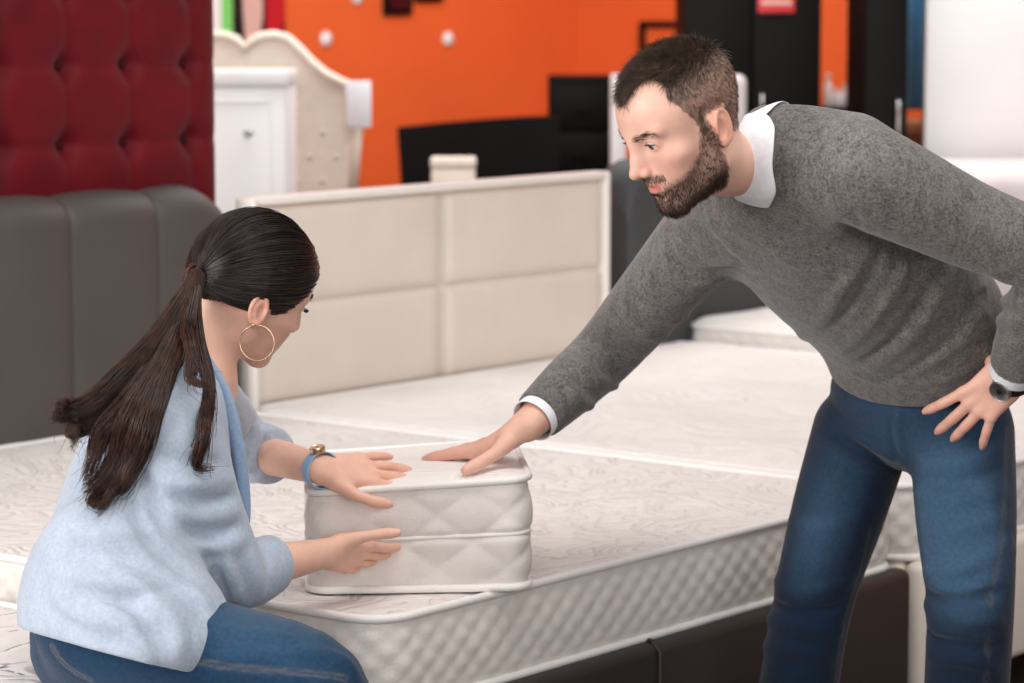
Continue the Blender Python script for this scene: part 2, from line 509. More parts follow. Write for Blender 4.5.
# mattress sample block
def sample_block():
    c = P(415, 588, 4.60)
    root = thing('mattress_sample', 'small white quilted block cut from a mattress, lying between the two people', 'mattress sample', (c[0] - 0.006, 4.79, TOP_Z + 0.002), math.radians(4))
    mattress_parts(root, 0.179, 0.205, 0.010, 0.178, M['ticking_s'], M['border'], r=0.035, crown=0.012, ps=0.11, pz=0.085,
                   amp=0.006, pip=0.0065, mid=0.5, step=0.005, puff=0.002, seed=4)
    for ch in root.children:             # soft block, a little taller at its right end
        for v in ch.data.vertices: v.co.z *= 1 + 0.055 * v.co.x / 0.174
M['ticking_s'] = mattress_top_mat('sample_ticking', srgb(240, 235, 232), srgb(200, 195, 192), 0.1, 0.35, 7.0)
sample_block()

# ------------------------------------------------------------------ things behind the beds
def span(px0, px1, py0, py1, d):
    a = P(px0, py0, d); b = P(px1, py1, d)
    return a[0], b[0], b[2], a[2]

def tufted_panel():
    c = bed_to_world(4.975, HEAD_W + 0.17)
    root = thing('tufted_panel', 'tall crimson velvet panel with deep button tufting, above the grey-brown headboard', 'panel', (c.x, c.y, 0), THETA)
    x0, x1, z0, z1 = -0.72, 0.0, 0.05, 2.10
    sp = 0.197
    bx = [-0.107 - sp * i for i in range(3)]
    bz = [1.205 + sp * 0.91 * i for i in range(-6, 5)]
    nx, nz = 110, 300
    X = np.linspace(x0, x1, nx + 1); Z = np.linspace(z0, z1, nz + 1)
    gx, gz = np.meshgrid(X, Z)
    fx = (gx + 0.107) / sp; fz = (gz - 1.205) / (sp * 0.91)
    ddx = np.abs(fx - np.round(fx)) * sp; ddz = np.abs(fz - np.round(fz)) * sp * 0.91
    db = np.hypot(ddx, ddz)
    bul = 0.05 - 0.034 * np.exp(-(db / 0.034) ** 2) - 0.005 * np.exp(-(ddx / 0.016) ** 2) - 0.005 * np.exp(-(ddz / 0.014) ** 2)
    ed = np.minimum(np.minimum(gx - x0, x1 - gx), np.minimum(gz - z0, z1 - gz))
    bul = bul * np.clip(1 - np.exp(-ed / 0.02), 0, 1)
    V = np.stack([gx.ravel(), -bul.ravel(), gz.ravel()], 1)
    m = nx + 1; i = np.arange(nx); j = np.arange(nz); a = (j[:, None] * m + i[None]).ravel()
    mesh_obj('padding', V, np.stack([a, a + 1, a + 1 + m, a + m], 1), M['crimson'], root)
    MB().box((x0 - 0.02, 0.0, 0.0), (x1 + 0.003, 0.04, z1 + 0.01), 0.006).build('backing_board', M['crimson_dark'], root)
    MB().box((x0 - 0.06, -0.055, 0.0), (x0 - 0.004, 0.0, z1 + 0.01), 0.012).build('side_trim', M['crimson_dark'], root)
    for x in bx:
        for z in bz:
            if z0 + 0.05 < z < z1 - 0.03:
                MB().lathe([(0.002, 0.0), (0.011, 0.001), (0.012, 0.004), (0.008, 0.008), (0.001, 0.009)], (x, -0.012, z), (0, -1, 0), 14).build('button', M['crimson_dark'], root, smooth=True)
tufted_panel()

def scalloped_headboard():
    d = 9.6
    x0, x1, z0, z1 = span(214, 358, 36, 200, d)
    cx = P(245, 40, d)[0]
    root = thing('scalloped_headboard', 'tall cream headboard with a wavy double-arched top edge against the orange wall', 'headboard', (cx, d, 0))
    k = d / F_PX
    half = [(0, 0.046), (10, 0.062)]
    prof = [(0, 48), (8, 40), (18, 36), (30, 35), (42, 38), (54, 49), (66, 62), (80, 74), (95, 82), (112, 88), (114, 110), (110, 150), (106, 196)]
    pts = []
    for dx, py in prof:
        pts.append((dx * k, P(245, py, d)[2]))
    pts.append((106 * k, 0.0))
    right = pts
    left = [(-x, z) for x, z in pts[::-1]][:-1]
    outline = right + left
    MB().extrude(outline[::-1], 0.0, 0.08).build('board', M['linen'], root)
    pad = MB(); 
    # padded rim following the arches
    MB().tube([(x, -0.005, z) for x, z in (left[1:] + right[:-1])], 0.016, 8).build('padded_rim', M['linen'], root, smooth=True)
    bt = 0
    for r in range(9):
        for c in range(-5, 6):
            x = (c + 0.5 * (r % 2)) * 0.085; z = 0.62 + r * 0.08
            if abs(x) < 0.32 and z < 1.18 + 0.1 * (abs(x) < 0.2):
                MB().lathe([(0.001, 0), (0.009, 0.001), (0.006, 0.006), (0.001, 0.007)], (x, -0.001, z), (0, -1, 0), 8).build('button', M['linen'], root, smooth=True)
    # price sheet clipped on its right shoulder is a thing of its own
    a = P(358, 81, d - 0.04); b = P(358, 128, d - 0.04)
    MBs = MB().box((a[0] - 0.042, d - 0.022, b[2]), (a[0] + 0.042, d - 0.008, a[2]), 0.002)
    tag(MBs.build('price_sheet', M['paper']), 'white sheet hanging on the right shoulder of the wavy cream headboard', 'sheet')
scalloped_headboard()

def white_cabinet():
    d = 8.9
    x0, x1, z0, z1 = span(170, 288, 71, 200, d)
    root = thing('white_cabinet', 'white cabinet with one panelled door, left of the wavy cream headboard', 'cabinet', ((x0 + x1) / 2, d, 0))
    h = (x1 - x0) / 2
    MB().box((-h, 0.02, 0.06), (h, 0.40, z1 - 0.03), 0.004).build('body', M['white_paint'], root)
    MB().box((-h - 0.006, -0.01, z1 - 0.045), (h + 0.006, 0.41, z1), 0.006).build('top', M['white_paint'], root)
    MB().box((-h + 0.01, 0.04, 0.0), (h - 0.01, 0.38, 0.06), 0.0).build('plinth', M['white_paint'], root)
    dr = MB().box((-h + 0.008, 0.0, 0.08), (h - 0.008, 0.02, z1 - 0.055), 0.003)
    for lo, hi in (((-h + 0.05, -0.006, z1 - 0.10), (h - 0.05, 0.0, z1 - 0.09)), ((-h + 0.05, -0.006, 0.14), (h - 0.05, 0.0, 0.15)),
                   ((-h + 0.05, -0.006, 0.15), (-h + 0.06, 0.0, z1 - 0.10)), ((h - 0.06, -0.006, 0.15), (h - 0.05, 0.0, z1 - 0.10))):
        dr.box(lo, hi, 0.001)
    door = dr.build('door', M['white_paint'], root)
    kn = P(248, 133, d)
    MB().lathe([(0.004, 0), (0.006, 0.008), (0.013, 0.014), (0.010, 0.024), (0.001, 0.027)], (kn[0] - (x0 + x1) / 2, 0.0, kn[2]), (0, -1, 0), 14).build('knob', M['steel'], door, smooth=True)
white_cabinet()

def on_wall_back(px, py, off=0.0):
    """point on the back wall seen at px, py"""
    r = P(px, py, 1.0)
    dx, dy, dz = r[0], 1.0, r[2] - CAM_H
    # w = -x*ST + y*CT = 8.47 - off
    t = (8.47 - off) / (-dx * ST + dy * CT)
    return np.array([dx * t, dy * t, CAM_H + dz * t])
def on_wall_right(px, py, off=0.0):
    r = P(px, py, 1.0); dx, dy, dz = r[0], 1.0, r[2] - CAM_H
    t = (11.15 - off) / (dx * CT + dy * ST)
    return np.array([dx * t, dy * t, CAM_H + dz * t])

def poster():
    a = on_wall_back(224, 40); b = on_wall_back(282, 40)
    w = math.dist(a[:2], b[:2])
    root = thing('wall_poster', 'red, black and pale pink poster above the wavy cream headboard', 'poster', (a[0], a[1], 0), THETA)
    z0 = a[2] - 0.06; z1 = z0 + 0.75
    MB().box((0, -0.02, z0), (w, -0.002, z1), 0.002).build('sheet', M['black_ink'], root)
    MB().extrude([(w * 0.30, z0 + 0.02), (w * 0.52, z0 + 0.02), (w * 0.60, z0 + 0.16), (w * 0.62, z1 - 0.05), (w * 0.22, z1 - 0.05), (w * 0.26, z0 + 0.2)], -0.023, -0.02).build('pale_shape', M['skin_poster'], root)
    MB().extrude([(w * 0.66, z0 + 0.12), (w * 0.80, z0 + 0.04), (w * 0.98, z0 + 0.14), (w * 0.98, z1 - 0.02), (w * 0.64, z1 - 0.02)], -0.0235, -0.02).build('red_shape', M['red_ink'], root)
poster()
# lime strip
a = on_wall_back(210, 75); b = on_wall_back(221, 75)
root = thing('green_strip', 'narrow lime green strip beside the crimson panel', 'strip', (a[0] + 0.02, a[1] - 0.03, 0), THETA)
MB().box((0, -0.05, 0.0), (math.dist(a[:2], b[:2]), -0.002, 3.0), 0.004).build('green_face', M['lime'], root)
MB().box((-0.05, -0.05, 0.0), (0.0, -0.002, 3.0), 0.004).build('white_edge', M['white_paint'], root)
for px, py, lab in ((325, 39, 'round white wall disc, the lower one above the wavy cream headboard'), (447, 39, 'round white wall disc on the orange wall above the black bench'),
                    (356, -3, 'round white wall disc at the top edge between poster and dark pictures')):
    q = on_wall_back(px, py)
    root = thing('wall_disc', lab, 'disc', (q[0], q[1], q[2]), THETA, 'white discs on the orange wall')
    o = MB().lathe([(0.032, 0), (0.034, 0.006), (0.030, 0.016), (0.018, 0.020), (0.001, 0.021)], (0, 0, 0), (0, -1, 0), 20).build('plate', M['white_paint'], root, smooth=True)
    MB().lathe([(0.010, 0.018), (0.010, 0.026), (0.001, 0.028)], (0, 0, 0), (0, -1, 0), 12).build('hub', M['white_paint'], root, smooth=True)
for px0, px1, lab in ((382, 409, 'small dark red picture, left of the pair at the top of the orange wall'), (414, 440, 'small dark red picture, right of the pair at the top of the orange wall')):
    a = on_wall_back(px0, 15); b = on_wall_back(px1, 15 if px0 < 400 else 2)
    root = thing('small_picture', lab, 'picture', (a[0], a[1], 0), THETA, 'small dark pictures')
    w = math.dist(a[:2], b[:2]); z0 = b[2]
    MB().box((0, -0.025, z0), (w, -0.001, z0 + w * 0.9), 0.004).build('frame', M['black_wood'], root)
    MB().box((w * 0.15, -0.028, z0 + w * 0.14), (w * 0.85, -0.024, z0 + w * 0.76), 0.001).build('print', M['crimson_dark'], root)

def black_bench():
    d = 11.2
    x0, x1, z0, z1 = span(397, 560, 112, 180, d)
    root = thing('black_bed', 'low black bed with a long curved headboard in front of the orange wall', 'bed', ((x0 + x1) / 2, d, 0))
    h = (x1 - x0) / 2
    top = [(h * t, P(480, 113 + 7 * (1 - t) ** 1.5 * 0.6 + 3, d)[2]) for t in np.linspace(1, -1, 15)]
    MB().extrude([(-h + 0.05, 0.25), (h - 0.02, 0.25)] + top, 0.0, 0.09).build('headboard', M['black_wood'], root)
    MB().box((-h + 0.04, -1.2, 0.15), (h - 0.04, 0.0, 0.40), 0.02).build('base', M['black_wood'], root)
    for sx in (-1, 1):
        for y in (-1.12, -0.05):
            MB().box((sx * (h - 0.1) - 0.03, y - 0.03, 0.0), (sx * (h - 0.1) + 0.03, y + 0.03, 0.15), 0.004).build('leg', M['black_wood2'], root)
black_bench()
def black_chest():
    d = 12.0
    x0, x1, z0, z1 = span(549, 613, 77, 175, d)
    root = thing('black_chest', 'black chest of drawers standing right of the low black bed', 'cabinet', ((x0 + x1) / 2, d, 0))
    h = (x1 - x0) / 2
    MB().box((-h, 0.02, 0.0), (h, 0.42, z1), 0.004).build('body', M['black_wood2'], root)
    n = 6
    for i in range(n):
        a = 0.06 + i * (z1 - 0.09) / n
        dr = MB().box((-h + 0.012, 0.0, a), (h - 0.012, 0.02, a + (z1 - 0.09) / n - 0.012), 0.003).build('drawer', M['black_wood'], root)
        MB().box((-0.04, -0.012, a + 0.07), (0.04, 0.0, a + 0.08), 0.002).build('handle', M['black_wood2'], dr)
black_chest()
def wall_box():
    d = 9.6
    x0, x1, z0, z1 = span(431, 475, 158, 190, d)
    root = thing('cream_box', 'small cream box on the black bedside stand behind the cream headboard', 'box', ((x0 + x1) / 2, d, z1 - 0.14))
    h = (x1 - x0) / 2
    MB().box((-h, 0, 0), (h, 0.12, 0.105), 0.008).build('body', M['linen'], root)
    MB().box((-h - 0.003, -0.003, 0.106), (h + 0.003, 0.123, 0.14), 0.008).build('lid', M['linen'], root)
    s = thing('bedside_stand', 'black bedside stand under the small cream box', 'stand', ((x0 + x1) / 2, d, 0))
    zt = z1 - 0.14
    MB().box((-0.12, -0.06, zt - 0.03), (0.12, 0.18, zt), 0.005).build('top', M['black_wood'], s)
    for sx in (-1, 1):
        for y in (-0.03, 0.15):
            MB().box((sx * 0.10 - 0.018, y - 0.018, 0.0), (sx * 0.10 + 0.018, y + 0.018, zt - 0.03), 0.003).build('leg', M['black_wood'], s)
wall_box()
def mirror_post():
    d = 11.4
    x0, x1, z0, z1 = span(611, 626, 74, 175, d)
    root = thing('display_post', 'slim pale grey post right of the black chest, behind the man', 'post', ((x0 + x1) / 2, d, 0))
    h = (x1 - x0) / 2
    MB().box((-h, 0, 0.02), (h, 0.06, z1), 0.004).build('post', M['white_paint'], root)
    MB().box((-0.1, -0.08, 0.0), (0.1, 0.14, 0.02), 0.004).build('foot_plate', M['steel'], root)
mirror_post()
def framed_picture():
    a = on_wall_right(642, 52); b = on_wall_right(692, 52); c = on_wall_right(642, 21)
    root = thing('picture_frame', 'black picture frame with an orange print on the wall beyond the man', 'picture', (a[0], a[1], 0), THETA - math.pi / 2)
    w = math.dist(a[:2], b[:2]); z0, z1 = a[2], c[2]
    f = MB(); t = 0.03
    f.box((0, -0.03, z0), (w, -0.001, z0 + t), 0.003).box((0, -0.03, z1 - t), (w, -0.001, z1), 0.003)
    f.box((0, -0.03, z0 + t), (t, -0.001, z1 - t), 0.003).box((w - t, -0.03, z0 + t), (w, -0.001, z1 - t), 0.003)
    f.build('frame', M['black_wood'], root)
    MB().box((t, -0.012, z0 + t), (w - t, -0.004, z1 - t)).build('print', M['orange'], root)
framed_picture()
def wardrobe(name, label, px0, px1, d, zt=2.3, doors=2, cat='wardrobe'):
    x0, x1, _, _ = span(px0, px1, 0, 100, d)
    root = thing(name, label, cat, ((x0 + x1) / 2, d, 0))
    h = (x1 - x0) / 2
    MB().box((-h, 0.02, 0.0), (h, 0.55, zt), 0.004).build('body', M['black_wood2'], root)
    for i in range(doors):
        a = -h + 2 * h * i / doors; b = -h + 2 * h * (i + 1) / doors
        dr = MB().box((a + 0.004, 0.0, 0.06), (b - 0.004, 0.02, zt - 0.04), 0.003).build('door', M['black_wood'], root)
        hx = b - 0.035 if i % 2 == 0 else a + 0.035
        MB().tube([(hx, 0.0, 1.0), (hx, -0.025, 1.01), (hx, -0.025, 1.19), (hx, 0.0, 1.2)], 0.006, 8).build('handle', M['steel'], dr, smooth=True)
    return root
wardrobe('black_wardrobe', 'wide black wardrobe behind the man, with a red sign on its upper door', 684, 821, 10.6, doors=2)
x0, x1, z0, z1 = span(759, 796, -16, 13, 10.55)
root = thing('red_sign', 'small red sign on the door of the wide black wardrobe', 'sign', ((x0 + x1) / 2, 10.588, z0))
MB().box((-(x1 - x0) / 2, 0, 0), ((x1 - x0) / 2, 0.010, z1 - z0), 0.002).build('plate', M['red_paint'], root)
MB().box((-(x1 - x0) / 2 + 0.012, -0.001, 0.03), ((x1 - x0) / 2 - 0.012, 0.0, 0.045), 0).build('pale_band', M['skin_poster'], root)
wardrobe('black_cabinet', 'narrow black cabinet between the orange gap and the blue curtain', 866, 908, 9.9, doors=1, cat='cabinet')
# gray backrest behind the man's head
x0, x1, z0, z1 = span(724, 746, 74, 170, 9.75)
root = thing('grey_chair', 'pale grey chair back showing behind the man', 'chair', ((x0 + x1) / 2 - 0.06, 9.75, 0))
MB().box((-0.10, 0.0, 0.55), (0.10, 0.05, z1), 0.03, 4).build('backrest', M['mauve_cloth'], root)
MB().box((-0.13, -0.32, 0.40), (0.13, 0.0, 0.48), 0.03, 3).build('seat', M['mauve_cloth'], root)
for sx in (-1, 1):
    MB().box((sx * 0.07 - 0.015, 0.01, 0.44), (sx * 0.07 + 0.015, 0.035, 0.58), 0.003).build('back_post', M['black_feet'], root)
    for y in (-0.28, -0.02):
        MB().tube([(sx * 0.10, y, 0.41), (sx * 0.11, y, 0.0)], 0.014, 8).build('leg', M['black_feet'], root, smooth=True)
# low shelf with white bottles in the orange gap
d = 11.4
x0, x1, z0, z1 = span(800, 870, 108, 150, d)
root = thing('low_shelf', 'low black shelf in the orange gap right of the wide wardrobe', 'shelf', ((x0 + x1) / 2, d, 0))
h = (x1 - x0) / 2
MB().box((-h, 0, z1 - 0.03), (h, 0.3, z1), 0.003).build('top', M['black_wood'], root)
for sx in (-1, 1): MB().box((sx * h - 0.012 * (sx + 1), 0, 0.0), (sx * h - 0.012 * (sx - 1), 0.3, z1 - 0.03), 0.002).build('side_panel', M['black_wood'], root)
MB().box((-h + 0.024, 0.02, 0.35), (h - 0.024, 0.29, 0.37), 0.002).build('shelf_board', M['black_wood'], root)
for i, (px, py, lab) in enumerate(((828, 74, 'tall white bottle, leftmost on the low black shelf'), (837, 88, 'middle white bottle on the low black shelf'), (846, 84, 'right white bottle on the low black shelf'))):
    q = P(px, py, d + 0.12); hh = q[2] - z1 - 0.0
    root = thing('white_bottle', lab, 'bottle', (q[0], d + 0.12, z1), 0, 'white bottles on the low shelf')
    MB().lathe([(0.016, 0), (0.018, 0.004), (0.018, hh * 0.62), (0.009, hh * 0.8), (0.009, hh * 0.86)], seg=16).build('body', M['white_paint'], root, smooth=True)
    MB().lathe([(0.011, hh * 0.861), (0.011, hh), (0.002, hh + 0.002)], seg=14).build('cap', M['linen'], root, smooth=True)
# blue curtain
d = 11.0
x0, x1, _, _ = span(903, 950, 0, 100, d)
zb = P(915, 110, d)[2]
xs = np.linspace(x0, x1, 80); V = []
for z in (zb, 2.4):
    for x in xs: V.append((x, d + 0.018 * math.sin(x * 95) + 0.008 * math.sin(x * 37), z))
n = len(xs)
o = mesh_obj('curtain', V, [(i, i + 1, n + i + 1, n + i) for i in range(n - 1)], M['blue_cloth'])
o.modifiers.new('thickness', 'SOLIDIFY').thickness = 0.006
tag(o, 'blue curtain hanging between the narrow black cabinet and the white partition', 'curtain')
zt = zb - 0.03
root = thing('wooden_stand', 'brown wooden stand below the blue curtain', 'stand', ((x0 + x1) / 2, 10.7, 0))
MB().box((-0.16, -0.1, zt - 0.05), (0.16, 0.25, zt), 0.005).build('top', M['tan_wood'], root)
MB().box((-0.15, -0.08, 0.0), (0.15, 0.23, zt - 0.05), 0.004).build('body', M['tan_wood'], root)
# white partition and the bed beside it
d = 10.0
x0, x1, z0, z1 = span(930, 1180, -200, 166, d)
root = thing('white_partition', 'large plain white partition at the upper right corner', 'partition', ((x0 + x1) / 2, d, 0))
MB().box((-(x1 - x0) / 2, 0.0, z0), ((x1 - x0) / 2, 0.06, 2.5), 0.004).build('panel', M['white_paint'], root)
for sx in (-1, 1): MB().box((sx * 0.3 - 0.03, -0.01, 0.0), (sx * 0.3 + 0.03, 0.07, z0), 0.003).build('leg', M['white_paint'], root)
d = 9.3
x0, x1, z0, z1 = span(952, 1190, 168, 230, d)
root = thing('covered_bed', 'bed under a pale mauve blanket in front of the white partition', 'bed', ((x0 + x1) / 2, d, 0))
h = (x1 - x0) / 2
MB().box((-h, -0.4, 0.1), (h, 0.6, z1 - 0.14), 0.03, 3).build('base', M['mauve_cloth'], root)
MB().box((-h - 0.01, -0.41, z1 - 0.14), (h + 0.01, 0.61, z1), 0.05, 4).build('blanket', M['mauve_cloth'], root)
for sx in (-1, 1):
    for y in (-0.3, 0.5):
        MB().box((sx * (h - 0.1) - 0.03, y - 0.03, 0), (sx * (h - 0.1) + 0.03, y + 0.03, 0.1), 0.003).build('leg', M['black_feet'], root)

# ------------------------------------------------------------------ body modelling: blended distance fields meshed as one surface
def vnorm(v):
    v = np.asarray(v, float); return v / (np.linalg.norm(v) + 1e-12)

def rot_xyz(yaw=0, pitch=0, roll=0):
    """columns: forward, left, up; yaw about z, pitch nods down, roll tips the crown to the right"""
    y, p, r = map(math.radians, (yaw, pitch, roll))
    Rz = np.array([[math.cos(y), -math.sin(y), 0], [math.sin(y), math.cos(y), 0], [0, 0, 1]])
    Ry = np.array([[math.cos(p), 0, math.sin(p)], [0, 1, 0], [-math.sin(p), 0, math.cos(p)]])
    Rx = np.array([[1, 0, 0], [0, math.cos(r), -math.sin(r)], [0, math.sin(r), math.cos(r)]])
    return Rz @ Ry @ Rx

def spline(pts, sub):
    """Catmull-Rom through rows of pts"""
    p = np.asarray(pts, float)
    if len(p) < 3 or sub <= 1: 
        if sub <= 1: return p
    q = np.vstack([2 * p[0] - p[1], p, 2 * p[-1] - p[-2]])
    out = []
    for i in range(1, len(q) - 2):
        for t in np.arange(sub) / sub:
            a, b, c, d = q[i - 1], q[i], q[i + 1], q[i + 2]
            out.append(0.5 * ((2 * b) + (c - a) * t + (2 * a - 5 * b + 4 * c - d) * t * t + (3 * b - a - 3 * c + d) * t ** 3))
    out.append(p[-1])
    return np.array(out)

class Sdf:
    def __init__(s):
        s.ops = []          # (mode, k, centre, reach, fn)
        s.frame()
    def frame(s, o=(0, 0, 0), R=None, sc=1.0):
        s.o = np.asarray(o, float); s.R = np.eye(3) if R is None else np.asarray(R, float); s.sc = sc
        return s
    def w(s, p): return s.o + s.R @ (np.asarray(p, float) * s.sc)
    def _op(s, mode, k, c, rad, fn): s.ops.append((mode, max(k * s.sc, 1e-6), np.asarray(c, np.float32), float(rad), fn))
    def ell(s, c, r, R=None, k=0.01, mode='u'):
        c = s.w(c).astype(np.float32); r = (np.asarray(r, float) * s.sc).astype(np.float32)
        Q = (s.R @ (np.eye(3) if R is None else R)).astype(np.float32)
        def fn(P):
            q = (P - c) @ Q
            k0 = np.sqrt(((q / r) ** 2).sum(1)); k1 = np.sqrt(((q / (r * r)) ** 2).sum(1)) + 1e-9
            return k0 * (k0 - 1) / k1
        s._op(mode, k, c, r.max(), fn); return s
    def sub(s, c, r, R=None, k=0.005): return s.ell(c, r, R, k, 's')
    def cap(s, a, b, ra, rb=None, k=0.01, mode='u', wide=None, ratio=1.0, local=True):
        if local: a, b = s.w(a), s.w(b); f = s.sc; W = None if wide is None else s.R @ vnorm(wide)
        else: f = 1.0; W = None if wide is None else vnorm(wide)
        rb = ra if rb is None else rb
        a = a.astype(np.float32); b = b.astype(np.float32); ra *= f; rb *= f
        ba = b - a; L2 = float(ba @ ba) + 1e-12
        Wf = None if W is None else W.astype(np.float32)
        def fn(P):
            pa = P - a
            t = np.clip((pa @ ba) / L2, 0, 1)
            q = pa - t[:, None] * ba
            if Wf is not None:
                c = q @ Wf
                q = q + (c * (1.0 / ratio - 1.0))[:, None] * Wf
            return np.sqrt((q * q).sum(1)) - (ra + (rb - ra) * t)
        s._op(mode, k, (a + b) / 2, math.sqrt(L2) / 2 + max(ra, rb) * max(1.0, ratio), fn); return s
    def chain(s, pts, radii, k=0.01, sub=5, mode='u'):
        """limb: smooth run of tapering round sections"""
        A = spline(np.column_stack([np.array([s.w(p) for p in pts]), np.asarray(radii, float) * s.sc]), sub)
        A = A.astype(np.float32)
        a = A[:-1]; b = A[1:]
        def fn(P):
            best = None
            for i in range(len(a)):
                ba = b[i, :3] - a[i, :3]; L2 = float(ba @ ba) + 1e-12
                pa = P - a[i, :3]
                t = np.clip((pa @ ba) / L2, 0, 1)
                q = pa - t[:, None] * ba
                d = np.sqrt((q * q).sum(1)) - (a[i, 3] + (b[i, 3] - a[i, 3]) * t)
                best = d if best is None else np.minimum(best, d)
            return best
        lo = (A[:, :3] - A[:, 3:4]).min(0); hi = (A[:, :3] + A[:, 3:4]).max(0)
        s._op(mode, k, (lo + hi) / 2, np.linalg.norm(hi - lo) / 2, fn); return s
    def oval(s, pts, rw, rt, wide, k=0.01, sub=5, mode='u', pw=2.0):
        """trunk: run of oval sections, rw along the wide direction, rt across it"""
        pts = np.array([s.w(p) for p in pts]); W = np.array([s.R @ vnorm(x) for x in wide])
        A = spline(np.column_stack([pts, np.asarray(rw) * s.sc, np.asarray(rt) * s.sc, W]), sub).astype(np.float32)
        def fn(P):
            best = None
            for i in range(len(A) - 1):
                a, b = A[i], A[i + 1]
                ba = b[:3] - a[:3]; L2 = float(ba @ ba) + 1e-12
                pa = P - a[:3]
                t = np.clip((pa @ ba) / L2, 0, 1)
                q = pa - t[:, None] * ba
                w = a[5:8] + (b[5:8] - a[5:8]) * 0.5; ax = ba / math.sqrt(L2)
                w = w - ax * (w @ ax); w = w / np.linalg.norm(w)
                RW = a[3] + (b[3] - a[3]) * t; RT = a[4] + (b[4] - a[4]) * t
                c = q @ w
                rest = np.sqrt(np.maximum((q * q).sum(1) - c * c, 0))
                m = np.minimum(RW, RT)
                if pw == 2.0:
                    d = (np.sqrt((c / RW) ** 2 + (rest / RT) ** 2) - 1) * m
                else:
                    d = ((np.abs(c / RW) ** pw + (rest / RT) ** pw) ** (1 / pw) - 1) * m
                best = d if best is None else np.minimum(best, d)
            return best
        R = np.maximum(A[:, 3], A[:, 4])[:, None]
        lo = (A[:, :3] - R).min(0); hi = (A[:, :3] + R).max(0)
        s._op(mode, k, (lo + hi) / 2, np.linalg.norm(hi - lo) / 2, fn); return s
    def half(s, p, n, k=0.004, reach=None):
        """cut away everything on the n side of p, within reach of p"""
        p = np.asarray(p, np.float32); n = vnorm(n).astype(np.float32)
        def fn(P):
            d = -((P - p) @ n)
            if reach:
                d = np.maximum(d, np.sqrt(((P - p) ** 2).sum(1)) - reach)
            return d
        s._op('s', k, p, reach if reach else 50.0, fn); return s
    def fold(s, line, amp, w, sub=4, axis=None):
        """crease or ridge along a 3-D line lying on the surface"""
        L = spline(np.asarray(line, float), sub).astype(np.float32)
        n = len(L) - 1
        cum = np.concatenate([[0], np.cumsum(np.linalg.norm(np.diff(L, axis=0), axis=1))]); tot = float(cum[-1]) + 1e-9
        def fn(P):
            best = np.full(len(P), 1e9, np.float32); tt = np.zeros(len(P), np.float32)
            for i in range(n):
                ba = L[i + 1] - L[i]; L2 = float(ba @ ba) + 1e-12
                pa = P - L[i]; t = np.clip((pa @ ba) / L2, 0, 1)
                q = pa - t[:, None] * ba; d = (q * q).sum(1)
                m = d < best
                best = np.where(m, d, best); tt = np.where(m, (cum[i] + (cum[i + 1] - cum[i]) * t) / tot, tt)
            taper = np.clip(np.sin(np.pi * np.clip(tt * 0.92 + 0.04, 0, 1)), 0, 1) ** 0.6
            return (-amp * np.exp(-best / (w * w)) * taper).astype(np.float32)
        lo = L.min(0); hi = L.max(0)
        s._op('d', 0.0, (lo + hi) / 2, np.linalg.norm(hi - lo) / 2 + 2.6 * w, fn); return s
    def ripple(s, fn, c, rad): s._op('d', 0.0, c, rad, fn); return s
    # ---- evaluation
    def ev(s, P, c=None, rad=0.0):
        P = P.astype(np.float32)
        d = np.full(len(P), 1.0, np.float32)
        for mode, k, oc, orad, fn in s.ops:
            if c is not None and np.linalg.norm(oc - c) > orad + rad + k + 0.03: continue
            v = fn(P)
            if mode == 'u':
                h = np.maximum(k - np.abs(d - v), 0) / k
                d = np.minimum(d, v) - h * h * (k * 0.25)
            elif mode == 's':
                h = np.maximum(k - np.abs(d + v), 0) / k
                d = np.maximum(d, -v) + h * h * (k * 0.25)
            else:
                d = d + v
        return d
    def hit(s, px, py, d0=2.5, d1=7.0, n=900):
        """where the sight line of a pixel meets the surface"""
        ds = np.linspace(d0, d1, n)
        a = P(px, py, 1.0) - np.array([0, 0, CAM_H])
        pts = np.array([0, 0, CAM_H]) + a[None] * ds[:, None]
        v = s.ev(pts)
        i = np.argmax(v < 0)
        if v[i] >= 0: i = np.argmin(v); return pts[i]
        t = v[i - 1] / (v[i - 1] - v[i] + 1e-9)
        return pts[i - 1] + (pts[i] - pts[i - 1]) * t
    def pfold(s, pix, amp, w):
        return s.fold([s.hit(x, y) for x, y in pix], amp, w)
    def mesh(s, h, B=16):
        un = [o for o in s.ops if o[0] == 'u']
        lo = np.min([o[2] - o[3] - o[1] for o in un], 0) - 2 * h
        hi = np.max([o[2] + o[3] + o[1] for o in un], 0) + 2 * h
        nb = np.ceil((hi - lo) / (B * h)).astype(int)
        g = np.stack(np.meshgrid(*[np.arange(n) for n in nb], indexing='ij'), -1).reshape(-1, 3)
        cen = lo + (g + 0.5) * B * h
        br = B * h * math.sqrt(3) / 2
        dv = s.ev(cen)
        g = g[np.abs(dv) < br * 1.7 + 0.01]
        c1 = np.arange(B + 1)
        loc = np.stack(np.meshgrid(c1, c1, c1, indexing='ij'), -1).reshape(-1, 3)
        cc = [(0, 0, 0), (1, 0, 0), (0, 1, 0), (1, 1, 0), (0, 0, 1), (1, 0, 1), (0, 1, 1), (1, 1, 1)]
        edges = [(a, b) for a in range(8) for b in range(a + 1, 8) if bin(a ^ b).count('1') == 1]
        corner = np.array(cc, float)
        ids = []; vs = []; vals = []
